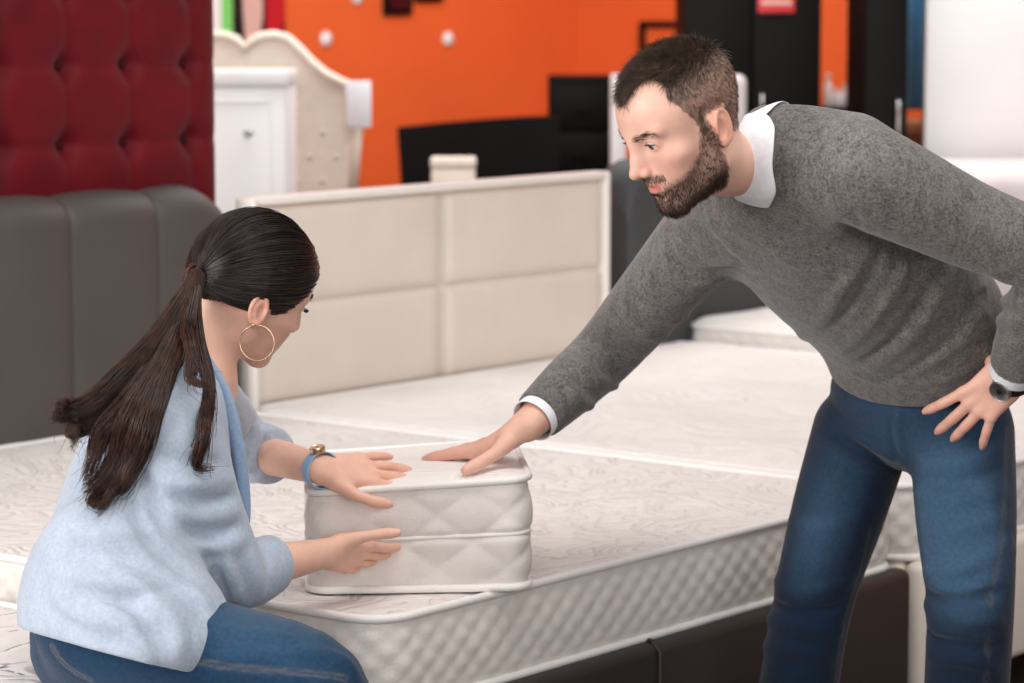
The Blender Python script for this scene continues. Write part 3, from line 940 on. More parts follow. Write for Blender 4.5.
        for b in g:
            p = lo + (b * B + loc) * h
            v = s.ev(p, (lo + (b + 0.5) * B * h).astype(np.float32), br).reshape(B + 1, B + 1, B + 1)
            if v.min() > 0 or v.max() < 0: continue
            C = np.stack([v[x:x + B, y:y + B, z:z + B] for x, y, z in cc], -1)
            neg = (C < 0).sum(-1)
            act = np.argwhere((neg > 0) & (neg < 8))
            if not len(act): continue
            cv = C[act[:, 0], act[:, 1], act[:, 2]]
            acc = np.zeros((len(act), 3)); cnt = np.zeros(len(act))
            for a, e in edges:
                m = (cv[:, a] < 0) != (cv[:, e] < 0)
                t = cv[:, a] / (cv[:, a] - cv[:, e] + 1e-20)
                pt = corner[a] + (corner[e] - corner[a]) * t[:, None]
                acc[m] += pt[m]; cnt[m] += 1
            acc /= cnt[:, None]
            gi = act + b * B
            ids.append(gi); vs.append(lo + (gi + acc) * h); vals.append(cv[:, [0, 1, 2, 4]])
        ids = np.concatenate(ids); vs = np.concatenate(vs); vals = np.concatenate(vals)
        big = 1 << 20
        key = (ids[:, 0].astype(np.int64) * big + ids[:, 1]) * big + ids[:, 2]
        o = np.argsort(key); key = key[o]; ids = ids[o]; vs = vs[o]; vals = vals[o]
        def find(q):
            kq = (q[:, 0].astype(np.int64) * big + q[:, 1]) * big + q[:, 2]
            i = np.searchsorted(key, kq); i = np.minimum(i, len(key) - 1)
            return np.where(key[i] == kq, i, -1)
        F = []
        for ax in range(3):
            u, w = (ax + 1) % 3, (ax + 2) % 3
            m = (vals[:, 0] < 0) != (vals[:, ax + 1] < 0)
            q = ids[m]; inside = vals[m, 0] < 0
            du = np.zeros(3, int); du[u] = 1; dw = np.zeros(3, int); dw[w] = 1
            f = np.stack([find(q - du - dw), find(q - dw), find(q), find(q - du)], 1)
            f[~inside] = f[~inside][:, ::-1]
            F.append(f[(f >= 0).all(1)])
        F = np.concatenate(F)
        return vs, F

def origin_of(o):
    p = np.zeros(3)
    while o is not None: p += np.array(o.location[:]); o = o.parent
    return p

def relax(V, F, it=1, lam=0.5):
    n = len(V)
    e = np.concatenate([F[:, [0, 1]], F[:, [1, 2]], F[:, [2, 3]], F[:, [3, 0]]])
    deg = np.bincount(e.ravel(), minlength=n).astype(float)[:, None]
    for _ in range(it):
        acc = np.zeros_like(V)
        for ax in range(3):
            acc[:, ax] = np.bincount(e[:, 0], V[e[:, 1], ax], n) + np.bincount(e[:, 1], V[e[:, 0], ax], n)
        V = V + lam * (acc / np.maximum(deg, 1) - V)
    return V

def vert_normals(V, F):
    n = np.cross(V[F[:, 2]] - V[F[:, 0]], V[F[:, 3]] - V[F[:, 1]])
    N = np.zeros_like(V)
    for ax in range(3):
        for c in range(4): N[:, ax] += np.bincount(F[:, c], n[:, ax], len(V))
    return N / (np.linalg.norm(N, axis=1)[:, None] + 1e-12)

def grow(name, S, h, mat, parent, it=1, colors=None):
    V, F = S.mesh(h)
    V = relax(V, F, it)
    o = mesh_obj(name, V - origin_of(parent), F, mat, parent)
    if colors is not None:
        c = np.ones((len(V), 4), np.float32); c[:, :3] = colors(V)
        at = o.data.color_attributes.new('pigment', 'FLOAT_COLOR', 'POINT')
        at.data.foreach_set('color', c.ravel())
    return o, V, F

def strands(name, lines, radii, mat, parent, seg=3):
    """many tapering hairs or locks: lines [n, k, 3], radii [n, k]"""
    L = np.asarray(lines, float); R = np.asarray(radii, float)
    n, k, _ = L.shape
    T = np.gradient(L, axis=1); T /= np.linalg.norm(T, axis=2)[..., None] + 1e-9
    ref = np.tile(np.array([0.31, -0.52, 0.79]), (n, k, 1))
    X = np.cross(T, ref); X /= np.linalg.norm(X, axis=2)[..., None] + 1e-9
    Y = np.cross(T, X)
    ring = []
    for j in range(seg):
        a = 2 * math.pi * j / seg
        ring.append(L + (X * math.cos(a) + Y * math.sin(a)) * R[..., None])
    V = np.stack(ring, 2).reshape(-1, 3)          # n,k,seg
    base = (np.arange(n)[:, None] * k + np.arange(k - 1)[None]).ravel() * seg
    F = []
    for j in range(seg):
        j2 = (j + 1) % seg
        F.append(np.stack([base + j, base + j2, base + seg + j2, base + seg + j], 1))
    F = np.concatenate(F)
    return mesh_obj(name, V - origin_of(parent), F, mat, parent)

# ---------------------------------------------------------------- head, in its own frame: forward, left, up, origin between the ears
def add_head(S, o, R, sc, sex='m'):
    S.frame(o, R, sc)
    f = sex == 'f'
    S.ell((-.004, 0, .048), (.095, .076, .079 if f else .076), k=.01)
    S.ell((.036, 0, .045), (.060, .062, .056), k=.02)                      # forehead
    S.ell((.034, 0, -.018), (.060, .056, .070), k=.03)                     # middle of the face
    jw = .044 if f else .049
    for s in (1, -1):
        S.cap((.0, .060 * s, .0), (.010, jw * s, -.053), .015, .016, k=.02)   # ramus
        S.cap((.013, jw * s, -.054), (.076, .013 * s, -.086), .019 if not f else .016, .016, k=.02)
    S.ell((.040, 0, -.064), (.050, .042, .034), k=.02)
    S.ell((.080, 0, -.087), (.018, .020 if f else .023, .017), k=.014)     # chin
    for s in (1, -1):
        S.ell((.059, .043 * s, -.012), (.022, .019, .016), k=.022)         # cheekbone
        S.ell((.066, .030 * s, -.036), (.020, .020, .022), k=.02)
        S.cap((.086, .012 * s, .036), (.073, .046 * s, .036), .009 if not f else .0065, .007, k=.014)   # brow
    for s in (1, -1):
        S.sub((.098, .031 * s, .0175), (.0175, .0175, .0115), k=.012)      # eye socket
    # nose
    S.ell((.086, 0, .022), (.0135, .0125, .022), k=.012)
    S.cap((.0915, 0, .030), (.111, 0, -.012), .0062, .0075, k=.012)
    S.ell((.098, 0, -.010), (.016, .0125, .019), k=.01)
    S.ell((.1155 if not f else .112, 0, -.0175), (.0098, .0092, .0088), k=.006)
    for s in (1, -1):
        S.ell((.1035, .0105 * s, -.0215), (.0095, .0065, .0072), k=.004)
    S.ell((.106, 0, -.0245), (.008, .004, .005), k=.004)
    for s in (1, -1): S.sub((.1085, .0062 * s, -.0285), (.0048, .0034, .0042), k=.002)
    # mouth
    S.ell((.082, 0, -.048), (.019, .029, .026), k=.014)
    S.cap((.0995, .004, -.0425), (.0885, .0215, -.0490), .0050, .0025, k=.004)
    S.cap((.0995, -.004, -.0425), (.0885, -.0215, -.0490), .0050, .0025, k=.004)
    S.cap((.0985, .005, -.0565), (.0885, .0200, -.0505), .0058, .0025, k=.004)
    S.cap((.0985, -.005, -.0565), (.0885, -.0200, -.0505), .0058, .0025, k=.004)
    S.sub((.1045, 0, -.0497), (.008, .022, .0011), k=.003)
    S.sub((.103, 0, -.0690), (.009, .016, .0055), k=.008)                  # dip under the lower lip
    # lids around the eyeball
    for s in (1, -1):
        S.ell((.0775, .0315 * s, .0180), (.0138, .0150, .0135), k=.004)
        S.sub((.0915, .0325 * s, .0166), (.0105, .0128, .0056), k=.0014)
    # ears
    for s in (1, -1):
        E = rot_xyz(12 * s, -14, 0)
        S.ell((-.010, .0765 * s, -.005), (.0165, .0065, .0285), E, k=.004)
        S.ell((-.003, .0740 * s, -.013), (.010, .008, .018), E, k=.006)
        S.sub((-.0055, .0850 * s, -.006), (.0085, .0065, .0150), E, k=.003)
        c = np.array((-.010, .079 * s, -.005))
        pts = [c + E @ np.array((math.cos(a) * .0135 - .001, .001 * s, math.sin(a) * .0255)) for a in np.radians([-20, 15, 50, 80, 110, 145, 180, 215, 245])]
        S.chain(pts, [.0022, .003, .0033, .0036, .0036, .0036, .0034, .0032, .003], k=.002, sub=3)
        S.ell(c + E @ np.array((.002, 0, -.024)), (.0065, .0042, .0075), E, k=.004)   # lobe
        S.ell((.004, .0755 * s, -.010), (.004, .004, .006), k=.003)                      # tragus
    S.frame()

def lashes(parent, o, R, sc, mat, n=46, length=.0075):
    for s in (1, -1):
        lines = []
        for i in range(n):
            dy = -.0108 + .0218 * i / (n - 1); y = (.0325 + dy) * s
            z = .0168 + .0038 * math.sqrt(max(0, 1 - (dy / .0118) ** 2))
            x = .0775 + math.sqrt(max(1e-6, .0138 ** 2 - (z - .018) ** 2 - (dy + .001) ** 2 * .85))
            p = np.array((x - .0005, y, z + .0006)); out = np.array((1, .25 * s + dy * 30 * s, -.15)); out /= np.linalg.norm(out)
            q = p + out * length * .6; e = q + np.array((.25, out[1] * .4, .55)) * length * .5
            lines.append([o + R @ (v * sc) for v in (p, q, e)])
        strands('eyelashes', lines, np.tile([.00035, .00026, .0001], (len(lines), 1)), mat, parent)

def eyes(parent, o, R, sc, iris):
    base = np.array(parent.location[:])
    for s in (1, -1):
        c = o + R @ (np.array((.0772, .0315 * s, .0178)) * sc) - base
        fwd = R @ vnorm((1, .05 * s, -.22))
        mb = MB()
        prof = [(.0001, -.0122)] + [(.0122 * math.sin(t), -.0122 * math.cos(t)) for t in np.linspace(.2, math.pi - .06, 16)] + [(.0001, .0123)]
        mb.lathe([(r * sc, z * sc) for r, z in prof], c, fwd, 22)
        e = mb.build('eyeball', M['eye_white'], parent, smooth=True)
        b = MB().lathe([(.0058 * sc, .01085 * sc), (.0057 * sc, .0113 * sc), (.0040 * sc, .0121 * sc), (.0001, .0127 * sc)], c, fwd, 20)
        b.build('iris', M[iris], e, smooth=True)
        MB().lathe([(.0031 * sc, .0121 * sc), (.0028 * sc, .0125 * sc), (.0001, .0129 * sc)], c, fwd, 16).build('pupil', M['pupil'], e, smooth=True)

# ---------------------------------------------------------------- hand: +x to the fingers, +z back of the hand, +y the thumb side
FING = [  # base x, y, lengths, radius
    (.092, .031, (.044, .026, .021), .0094),
    (.096, .010, (.049, .030, .022), .0097),
    (.092, -.011, (.045, .028, .022), .0093),
    (.083, -.030, (.035, .021, .019), .0083)]
def add_hand(S, wrist, xdir, zdir, sc, mirror=1, curl=None, spread=(6, 1, -4, -10), thumb=None, lift=None):
    """curl: three joint bends per finger in degrees; thumb: three direction vectors in hand space. Returns the finger tips"""
    X = vnorm(xdir); Z = vnorm(np.asarray(zdir) - X * np.dot(zdir, X)); Y = np.cross(Z, X) * mirror
    R = np.stack([X, Y, Z], 1)
    S.frame(wrist, R, sc)
    k0 = .010
    # palm: fan of flat bars from wrist to knuckles
    S.oval([(-.012, 0, 0), (.004, 0, 0), (.024, .0, 0)], (.0235, .0255, .030), (.0175, .0175, .016), [(0, 1, 0)] * 3, k=.012)
    for i, (bx, by, L, r) in enumerate(FING):
        S.cap((.008, by * .55, 0), (bx, by, .001), .0135, .0105, k=.012)
    S.ell((.045, -.024, -.006), (.036, .013, .013), k=.012)       # heel of the little finger
    S.ell((.040, .022, -.007), (.030, .016, .014), k=.012)        # ball of the thumb
    tips = []
    curl = curl or [(10, 12, 8)] * 4
    for i, (bx, by, L, r) in enumerate(FING):
        a = math.radians(spread[i])
        p = np.array((bx - .004, by, .001))
        ang = 0.0
        pts = [p]; rad = [r * 1.12]
        for j in range(3):
            ang += math.radians(curl[i][j])
            d = np.array((math.cos(ang) * math.cos(a), math.cos(ang) * math.sin(a), -math.sin(ang)))
            n = pts[-1] + d * L[j] * .5
            pts += [n, pts[-1] + d * L[j]]
            rad += [r * (1.0, .93, .88)[j], r * (1.02, .95, .70)[j]]
        S.chain(pts[:1] + pts[1:], rad, k=.004, sub=3)
        tips.append((S.w(pts[-1]), S.w(pts[-2]), S.R @ np.array((math.sin(ang) * math.cos(a), math.sin(ang) * math.sin(a), math.cos(ang)))))
    th = thumb or [(.75, .62, -.25), (.93, .35, -.15), (.98, .18, -.1)]
    p = np.array((.020, .022, -.006)); pts = [p]; rad = [.014]
    for j, L in enumerate((.046, .034, .027)):
        d = vnorm(th[j]); n = pts[-1] + d * L * .5
        pts += [n, pts[-1] + d * L]; rad += [(.0135, .0098, .0100)[j], (.0108, .0100, .0072)[j]]
    S.chain(pts, rad, k=.009, sub=3)
    tips.append((S.w(pts[-1]), S.w(pts[-2]), None))
    S.frame()
    return tips, R

def nails(name, tips, R, sc, parent, thumb_n=None, mat=None):
    base = np.array(parent.location[:])
    for i, (tip, prev, nz) in enumerate(tips):
        if nz is None:
            if thumb_n is None: continue
            nz = thumb_n
        ax = vnorm(tip - prev); nz = vnorm(nz - ax * np.dot(nz, ax)); sd = np.cross(nz, ax)
        r = (.0066, .0069, .0066, .0056, .0078)[i] * sc
        c = tip - ax * .001 * sc - base
        V = []; Fc = []
        nu, nv = 7, 6
        for a in range(nu):
            for b in range(nv):
                u = (a / (nu - 1) - .5) * 2; v = b / (nv - 1)
                an = u * .95
                wdt = 1.0 - .25 * (2 * v - 1) ** 4
                p = c + sd * math.sin(an) * r * .95 * wdt + nz * (math.cos(an) * r * 1.02 - .0003 - .0012 * v * v) + ax * (v - .62) * .0125 * sc
                V.append(p); 
        for a in range(nu - 1):
            for b in range(nv - 1):
                i0 = a * nv + b; Fc.append((i0, i0 + nv, i0 + nv + 1, i0 + 1))
        MB().add(V, Fc).build('finger_nail' if i < 4 else 'thumb_nail', mat or M['nail'], parent, smooth=True)

# ---------------------------------------------------------------- skin, hair and cloth
def skin(name, base_c):
    k = NT(name); at = k.attr('pigment'); v = k.coord()
    mot = k.ramp(k.noise(v, 38, 4, 0.6), [(0.3, (.93, .90, .90, 1)), (0.7, (1.04, 1.02, 1.02, 1))])
    k.base(k.mix(1.0, at.outputs['Color'], mot, 'MULTIPLY'))
    k.set(Roughness=0.5)
    k.b.inputs['Subsurface Weight'].default_value = 0.12
    k.b.inputs['Subsurface Radius'].default_value = (0.9, 0.35, 0.2)
    k.b.inputs['Subsurface Scale'].default_value = 0.006
    k.b.inputs['Specular IOR Level'].default_value = 0.4
    k.l(k.bump(k.noise(v, 520, 3), 0.10, 0.001), k.b.inputs['Normal'])
    return k.m
M['skin'] = skin('skin', None)
M['eye_white'] = plain('eye_white', srgb(226, 218, 212), 0.15, 0.02)
M['iris_blue'] = plain('iris_blue_grey', srgb(62, 78, 88), 0.15, 0.2, 300)
M['iris_brown'] = plain('iris_brown', srgb(66, 42, 28), 0.15, 0.2, 300)
M['pupil'] = plain('pupil', srgb(10, 9, 9), 0.1)
M['nail'] = plain('finger_nail', srgb(226, 168, 150), 0.3, 0.04)
def hair_mat(name, c1, c2, rough=0.38, spec=0.5):
    k = NT(name); v = k.coord((1, 1, 1))
    f = k.noise(v, 60, 3, 0.6)
    k.base(k.ramp(f, [(0.3, c1), (0.72, c2)])); k.set(Roughness=rough)
    k.b.inputs['Specular IOR Level'].default_value = spec
    return k.m
M['hair_man'] = hair_mat('brown_short_hair', srgb(54, 43, 37), srgb(108, 89, 75), 0.4, 0.5)
M['beard_man'] = hair_mat('brown_beard', srgb(38, 27, 22), srgb(78, 56, 43), 0.5)
M['hair_woman'] = hair_mat('dark_brown_long_hair', srgb(32, 21, 18), srgb(78, 50, 38), 0.34, 0.5)
M['hair_woman_dark'] = hair_mat('near_black_combed_hair', srgb(20, 14, 13), srgb(48, 32, 27), 0.32, 0.5)
M['hair_woman_cap'] = hair_mat('dark_brown_hair_base', srgb(26, 18, 16), srgb(44, 29, 24), 0.42, 0.5)

def knit_mat(name, c1, c2, scale=220, bump=0.35, fine=420, rough=0.9, sheen=0.25):
    k = NT(name); v = k.coord()
    f = k.noise(v, scale, 4, 0.75); g = k.noise(k.coord((1, 1, .45)), 60, 3, 0.6)
    m = k.math('ADD', k.math('MULTIPLY', f, 0.72), k.math('MULTIPLY', g, 0.28))
    k.base(k.ramp(m, [(0.38, c1), (0.62, c2)])); k.set(Roughness=rough)
    k.b.inputs['Sheen Weight'].default_value = sheen
    k.b.inputs['Specular IOR Level'].default_value = 0.2
    k.l(k.bump(k.noise(v, fine, 2), bump, 0.002), k.b.inputs['Normal'])
    return k.m
M['sweater'] = knit_mat('grey_melange_knit', srgb(72, 69, 67), srgb(126, 122, 119))
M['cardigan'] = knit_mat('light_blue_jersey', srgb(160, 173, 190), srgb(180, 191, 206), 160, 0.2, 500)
M['cardigan_shaded'] = knit_mat('blue_jersey_shaded', srgb(132, 156, 184), srgb(150, 172, 198), 160, 0.2, 500)  # cardigan jersey with the shade of the inner drape put into its colour
M['pink_top'] = knit_mat('pale_pink_top', srgb(226, 208, 208), srgb(238, 224, 224), 160, 0.1, 500)
M['shirt'] = knit_mat('white_shirt', srgb(232, 232, 238), srgb(244, 244, 248), 90, 0.06, 700, 0.75, 0.05)
def denim(name, dark, mid, fade):
    k = NT(name); at = k.attr('pigment'); v = k.coord()
    tw = k.n('ShaderNodeTexWave'); tw.wave_type = 'BANDS'; tw.bands_direction = 'DIAGONAL'
    k.l(v, tw.inputs['Vector']); tw.inputs['Scale'].default_value = 260; tw.inputs['Distortion'].default_value = 2
    n1 = k.noise(v, 150, 4, 0.7); n2 = k.noise(v, 7, 4, 0.6)
    m = k.math('ADD', k.math('MULTIPLY', n1, 0.55), k.math('MULTIPLY', n2, 0.45))
    c = k.ramp(m, [(0.34, dark), (0.66, mid)])
    wear = k.math('MULTIPLY', k.n('ShaderNodeSeparateColor').outputs[0], 1.0)
    sep = [x for x in k.t.nodes if x.bl_idname == 'ShaderNodeSeparateColor'][0]
    k.l(at.outputs['Color'], sep.inputs[0])
    wf = k.math('MULTIPLY', sep.outputs[0], k.math('ADD', 0.35, n1), clamp=True)
    c = k.mix(wf, c, fade)
    c = k.mix(sep.outputs[1], c, srgb(168, 150, 118))           # stitching thread
    k.base(c); k.set(Roughness=0.85); k.b.inputs['Sheen Weight'].default_value = 0.15
    k.b.inputs['Specular IOR Level'].default_value = 0.25
    k.l(k.bump(k.math('ADD', k.math('MULTIPLY', tw.outputs['Fac'], 0.5), n1), 0.3, 0.0015), k.b.inputs['Normal'])
    return k.m
M['denim_man'] = denim('dark_blue_denim', srgb(3, 20, 38), srgb(9, 35, 60), srgb(62, 92, 120))
M['denim_woman'] = denim('mid_blue_denim', srgb(8, 38, 64), srgb(20, 60, 92), srgb(80, 118, 146))
M['watch_black'] = plain('black_watch_strap', srgb(24, 23, 24), 0.5)
M['watch_blue'] = plain('light_blue_watch_strap', srgb(140, 180, 215), 0.5)
M['watch_face'] = plain('dark_watch_face', srgb(30, 32, 36), 0.15)
M['shoe'] = plain('brown_shoe_leather', srgb(70, 48, 36), 0.4, 0.1)
M['shoe_white'] = plain('white_shoe', srgb(226, 224, 222), 0.5, 0.03)
M['sole'] = plain('shoe_sole', srgb(44, 40, 38), 0.7)
M['lip'] = M['skin']

def project(V):
    """image position of points (used to lay seams where the cloth shows them)"""
    x = V[:, 0]; y = V[:, 1]; z = V[:, 2] - CAM_H
    c, s_ = math.cos(PITCH), math.sin(PITCH)
    g = y * c - z * s_; dn = -(y * s_ + z * c)
    return 512 + F_PX * x / g, 341.5 + F_PX * dn / g

def shoe(parent, ankle, fwd, mat, sc=1.0):
    f = vnorm((fwd[0], fwd[1], 0)); l = np.array((-f[1], f[0], 0)); R = np.stack([f, l, (0, 0, 1)], 1)
    S = Sdf(); S.frame((ankle[0], ankle[1], 0), R, sc)
    S.oval([(-.055, 0, .045), (.03, 0, .042), (.11, .004, .032), (.185, .002, .026)], (.036, .040, .045, .032), (.042, .040, .028, .020), [(0, 1, 0)] * 4, k=.02)
    S.chain([(-.03, 0, .06), (-.025, 0, .10)], [.042, .043], k=.03)
    S.half((ankle[0], ankle[1], .012), (0, 0, -1), .004); S.half((ankle[0], ankle[1], .105 * sc), (0, 0, 1), .004)
    o, V, F = grow('shoe', S, .006, mat, parent)
    b = np.array(parent.location[:]); pts = []
    for x, y in [(-.09, 0), (-.08, .028), (-.03, .037), (.04, .041), (.11, .048), (.17, .036), (.20, .004), (.17, -.032), (.11, -.042), (.04, -.04), (-.03, -.037), (-.08, -.028)]:
        pts.append(np.array((ankle[0], ankle[1], 0)) + R @ np.array((x, y, 0)) * sc - b)
    n = len(pts); V = [tuple(p) for p in pts] + [(p[0], p[1], p[2] + .02) for p in pts]
    Fc = [tuple(range(n))[::-1], tuple(range(n, 2 * n))] + [(i, (i + 1) % n, n + (i + 1) % n, n + i) for i in range(n)]
    MB().add(V, Fc).build('sole', M['sole'], o)

# ================================================================== the man
def seg_dist(px, py, line):
    d = np.full(len(px), 1e9)
    for (x0, y0), (x1, y1) in zip(line[:-1], line[1:]):
        bx, by = x1 - x0, y1 - y0; L = bx * bx + by * by + 1e-9
        t = np.clip(((px - x0) * bx + (py - y0) * by) / L, 0, 1)
        d = np.minimum(d, np.hypot(px - x0 - t * bx, py - y0 - t * by))
    return d
def line_dist3(V, pts, sub=4):
    L = spline(np.asarray(pts, float), sub)
    d = np.full(len(V), 1e9)
    for a, b in zip(L[:-1], L[1:]):
        ba = b - a; t = np.clip(((V - a) @ ba) / (ba @ ba + 1e-12), 0, 1)
        d = np.minimum(d, np.linalg.norm(V - a - t[:, None] * ba, axis=1))
    return d
def sstep(x, a, b):
    t = np.clip((x - a) / (b - a), 0, 1); return t * t * (3 - 2 * t)

MH_R = rot_xyz(207, 29.5, 0); MH_O = P(689, 125, 4.33); MH_S = 1.0
SKIN_M = np.array(srgb(232, 186, 166)[:3])
def man():
    root = thing('person', 'bearded man in grey sweater and jeans leaning over with one hand on the white block', 'person', tuple(P(880, 838, 4.85) * (1, 1, 0)))
    pelvis = P(915, 412, 4.86); neckb = P(768, 168, 4.47)
    shL = P(868, 177, 4.38); shR = P(712, 228, 4.66)
    elL = P(1052, 264, 4.42); wrL = P(1013, 373, 4.585)
    elR = P(606, 352, 4.87); wrR = P(528, 425, 4.70)
    hipL = P(962, 428, 4.80); hipR = P(862, 428, 4.92)
    knL = P(970, 605, 4.70); anL = P(960, 850, 4.80)
    knR = P(814, 598, 4.84); anR = P(770, 850, 4.94)
    Wsh = vnorm(shL - shR); Whip = vnorm(hipL - hipR)
    chest = P(835, 240, 4.62)
    # ------------------------------------------------ body
    S = Sdf()
    add_head(S, MH_O, MH_R, MH_S, 'm')
    hb = MH_O + MH_R @ np.array((-.022, 0, .0)); hb2 = MH_O + MH_R @ np.array((-.012, 0, -.062))
    S.chain([hb, hb2, hb2 * .5 + neckb * .5, neckb], [.052, .053, .053, .058], k=.028)
    S.oval([neckb, chest, P(880, 320, 4.75), pelvis], (.075, .15, .11, .09), (.055, .10, .07, .06), [Wsh, Wsh, Wsh * .5 + Whip * .5, Whip], k=.03)
    S.chain([shL * .7 + neckb * .3, shL, elL, elL * .4 + wrL * .6, wrL], [.05, .052, .040, .036, .027], k=.02)
    S.chain([shR * .7 + neckb * .3, shR, elR, elR * .4 + wrR * .6, wrR], [.05, .052, .040, .036, .027], k=.02)
    S.chain([hipL, knL, knL * .6 + anL * .4, anL], [.075, .052, .048, .035], k=.02)
    S.chain([hipR, knR, knR * .6 + anR * .4, anR], [.075, .052, .048, .035], k=.02)
    # hand on the block: fingers to the left, back of the hand up
    tipR = P(424, 459, 4.83)
    tR, RR = add_hand(S, wrR, P(475, 453, 4.768) - wrR, (.28, -.34, .88), 1.11, 1,
                      curl=[(-19, 5, 3), (-16, 6, 4), (-13, 6, 4), (-11, 6, 4)], spread=(3, 0, -2, -6),
                      thumb=[(.12, .96, -.20), (.28, .94, -.08), (.42, .90, .0)])
    # hand on the hip
    tL, RL = add_hand(S, wrL, P(979, 403, 4.615) - wrL, (-.10, -.95, .12), .95, -1,
                      curl=[(4, 16, 10), (10, 14, 10), (12, 14, 10), (10, 14, 8)], spread=(12, -1, -5, -26),
                      thumb=[(.30, .30, -.9), (.15, .10, -.98), (.1, .0, -1)])
    HW = lambda V: ((V - MH_O) @ MH_R) / MH_S
    def paint(V):
        q = HW(V); c = np.tile(SKIN_M, (len(V), 1))
        near = np.linalg.norm(q - np.array((.02, 0, .01)), axis=1) < .19
        x, y, z = q.T; ay = np.abs(y)
        def blend(m, col): c[:] = c * (1 - m[:, None]) + np.array(col)[None] * m[:, None]
        # warm cheeks, nose and ears
        red = np.exp(-(((x - .07) / .03) ** 2 + ((ay - .042) / .02) ** 2 + ((z + .018) / .02) ** 2)) * .45
        red += np.exp(-(((x - .118) / .015) ** 2 + (y / .014) ** 2 + ((z + .018) / .014) ** 2)) * .4
        red += ((ay > .074) & (x < .012) & (x > -.04) & (np.abs(z) < .04)) * .5
        blend(red * near, srgb(214, 138, 118)[:3])
        lips = np.exp(-(((z + .0495) / .0085) ** 4)) * (x > .084) * (ay < .0225) * near
        lips *= np.clip((.0245 - ay) / .006, 0, 1)
        blend(lips * .8, srgb(196, 104, 98)[:3])
        blend(beard_mask(q) * near * .72, srgb(84, 62, 52)[:3])
        blend(scalp_mask(q) * near * (.62 + .24 * sstep(z, .06, .11)), srgb(84, 68, 60)[:3])
        # hands: pinker knuckles and finger ends
        hands = np.minimum(np.linalg.norm(V - tR[1][0], axis=1), np.linalg.norm(V - tL[1][0], axis=1))
        blend(np.clip(1 - hands / .20, 0, 1) * .45, srgb(212, 146, 124)[:3])
        return c
    SB = S
    body, V, F = grow('body', S, .0026, M['skin'], root, 1, paint)
    N = vert_normals(V, F)
    eyes(root, MH_O, MH_R, MH_S, 'iris_blue')
    nails('finger_nails', tR, RR, 1.1, root, thumb_n=vnorm((-.3, -.75, .55)))
    nails('finger_nails', tL, RL, 1.0, root)
    # ------------------------------------------------ hair and beard
    q = HW(V)
    sm = scalp_mask(q); bm_ = beard_mask(q)
    up = MH_R @ np.array((0, 0, 1.)); fw = MH_R @ np.array((1., 0, 0)); lf = MH_R @ np.array((0, 1., 0))
    def hairs(name, mask, count, lenf, dirf, rad, mat, k=5, jit=.3):
        p = mask * (mask > .12); idx = RNG.choice(len(V), count, p=p / p.sum())
        v = V[idx] + RNG.normal(0, .0012, (count, 3)); n = N[idx]; qq = q[idx]
        L = lenf(qq) * RNG.uniform(.7, 1.15, count)
        d = dirf(qq) @ MH_R.T
        d = d - n * (d * n).sum(1)[:, None]
        d = d / (np.linalg.norm(d, axis=1)[:, None] + 1e-6)
        lift = liftf(qq)[:, None]
        d = d * (1 - lift) + n * lift + RNG.normal(0, jit * .35, (count, 3))
        d /= np.linalg.norm(d, axis=1)[:, None]
        t = np.linspace(0, 1, k)
        bend = -up[None] * .25 + dirf(qq) @ MH_R.T * .3 - n * .15
        ln = v[:, None] + (d[:, None] * t[None, :, None] + bend[:, None] * (t ** 2)[None, :, None] * .5) * L[:, None, None] - n[:, None] * .001
        rr = np.tile(rad * (1 - .75 * t)[None], (count, 1))
        return strands(name, ln, rr, mat, root)
    liftf = lambda qq: np.where(qq[:, 2] > .085, .50, .28)
    def hdir(qq):
        d = np.zeros_like(qq)
        top = sstep(qq[:, 2], .06, .105)
        d[:, 0] = top * .8 - (1 - top) * .35 + .15; d[:, 1] = top * .35 + (1 - top) * 0; d[:, 2] = -(1 - top) * .9 + top * .15
        return d
    def hlen(qq):
        top = sstep(qq[:, 2] + .18 * np.clip(qq[:, 0], -1, .08), .055, .115)
        return .0045 + top * .013
    sm2 = sm * (.55 + .45 * sstep(q[:, 2] + .3 * np.clip(-q[:, 0] - .02, 0, .1), .05, .10))
    hair = hairs('hair', sm2, 22000, hlen, hdir, .00034, M['hair_man'])
    topm = sm * sstep(q[:, 2] + RNG.normal(0, .008, len(q)), .075, .115)
    hairs('hair_top', topm, 5000, lambda qq: np.full(len(qq), .021), hdir, .00052, M['hair_man'], 5, .75)
    liftf = lambda qq: np.full(len(qq), .35)
    def bdir(qq):
        d = np.zeros_like(qq); d[:, 2] = -1; d[:, 0] = .35; return d
    hairs('beard', bm_, 11000, lambda qq: .0038 + .0042 * sstep(-qq[:, 2], .05, .10), bdir, .00036, M['beard_man'], 4)
    # eyebrows and lashes
    ayq = np.abs(q[:, 1])
    bc = .0325 + .010 * np.clip(ayq - .012, 0, .026) / .026 * .6 - .010 * np.clip(ayq - .038, 0, .014) / .014
    brow = np.exp(-((q[:, 2] - bc) / (.0042 - .035 * np.clip(ayq - .02, 0, .03))) ** 4) * (q[:, 0] > .058) * sstep(ayq, .009, .013) * (1 - sstep(ayq, .046, .051))
    liftf = lambda qq: np.full(len(qq), .18)
    def brd(qq):
        d = np.zeros_like(qq); d[:, 1] = np.sign(qq[:, 1]); d[:, 0] = -.4; d[:, 2] = .25; return d
    for sg in (1, -1): hairs('eyebrow', brow * (q[:, 1] * sg > 0), 170, lambda qq: np.full(len(qq), .008), brd, .00040, M['beard_man'], 4)
    lashes(root, MH_O, MH_R, MH_S, M['hair_man'], 34, .0055)
    # ------------------------------------------------ sweater
    S = Sdf()
    hem = P(922, 372, 4.83)
    Wm = vnorm(Wsh * .5 + Whip * .5)
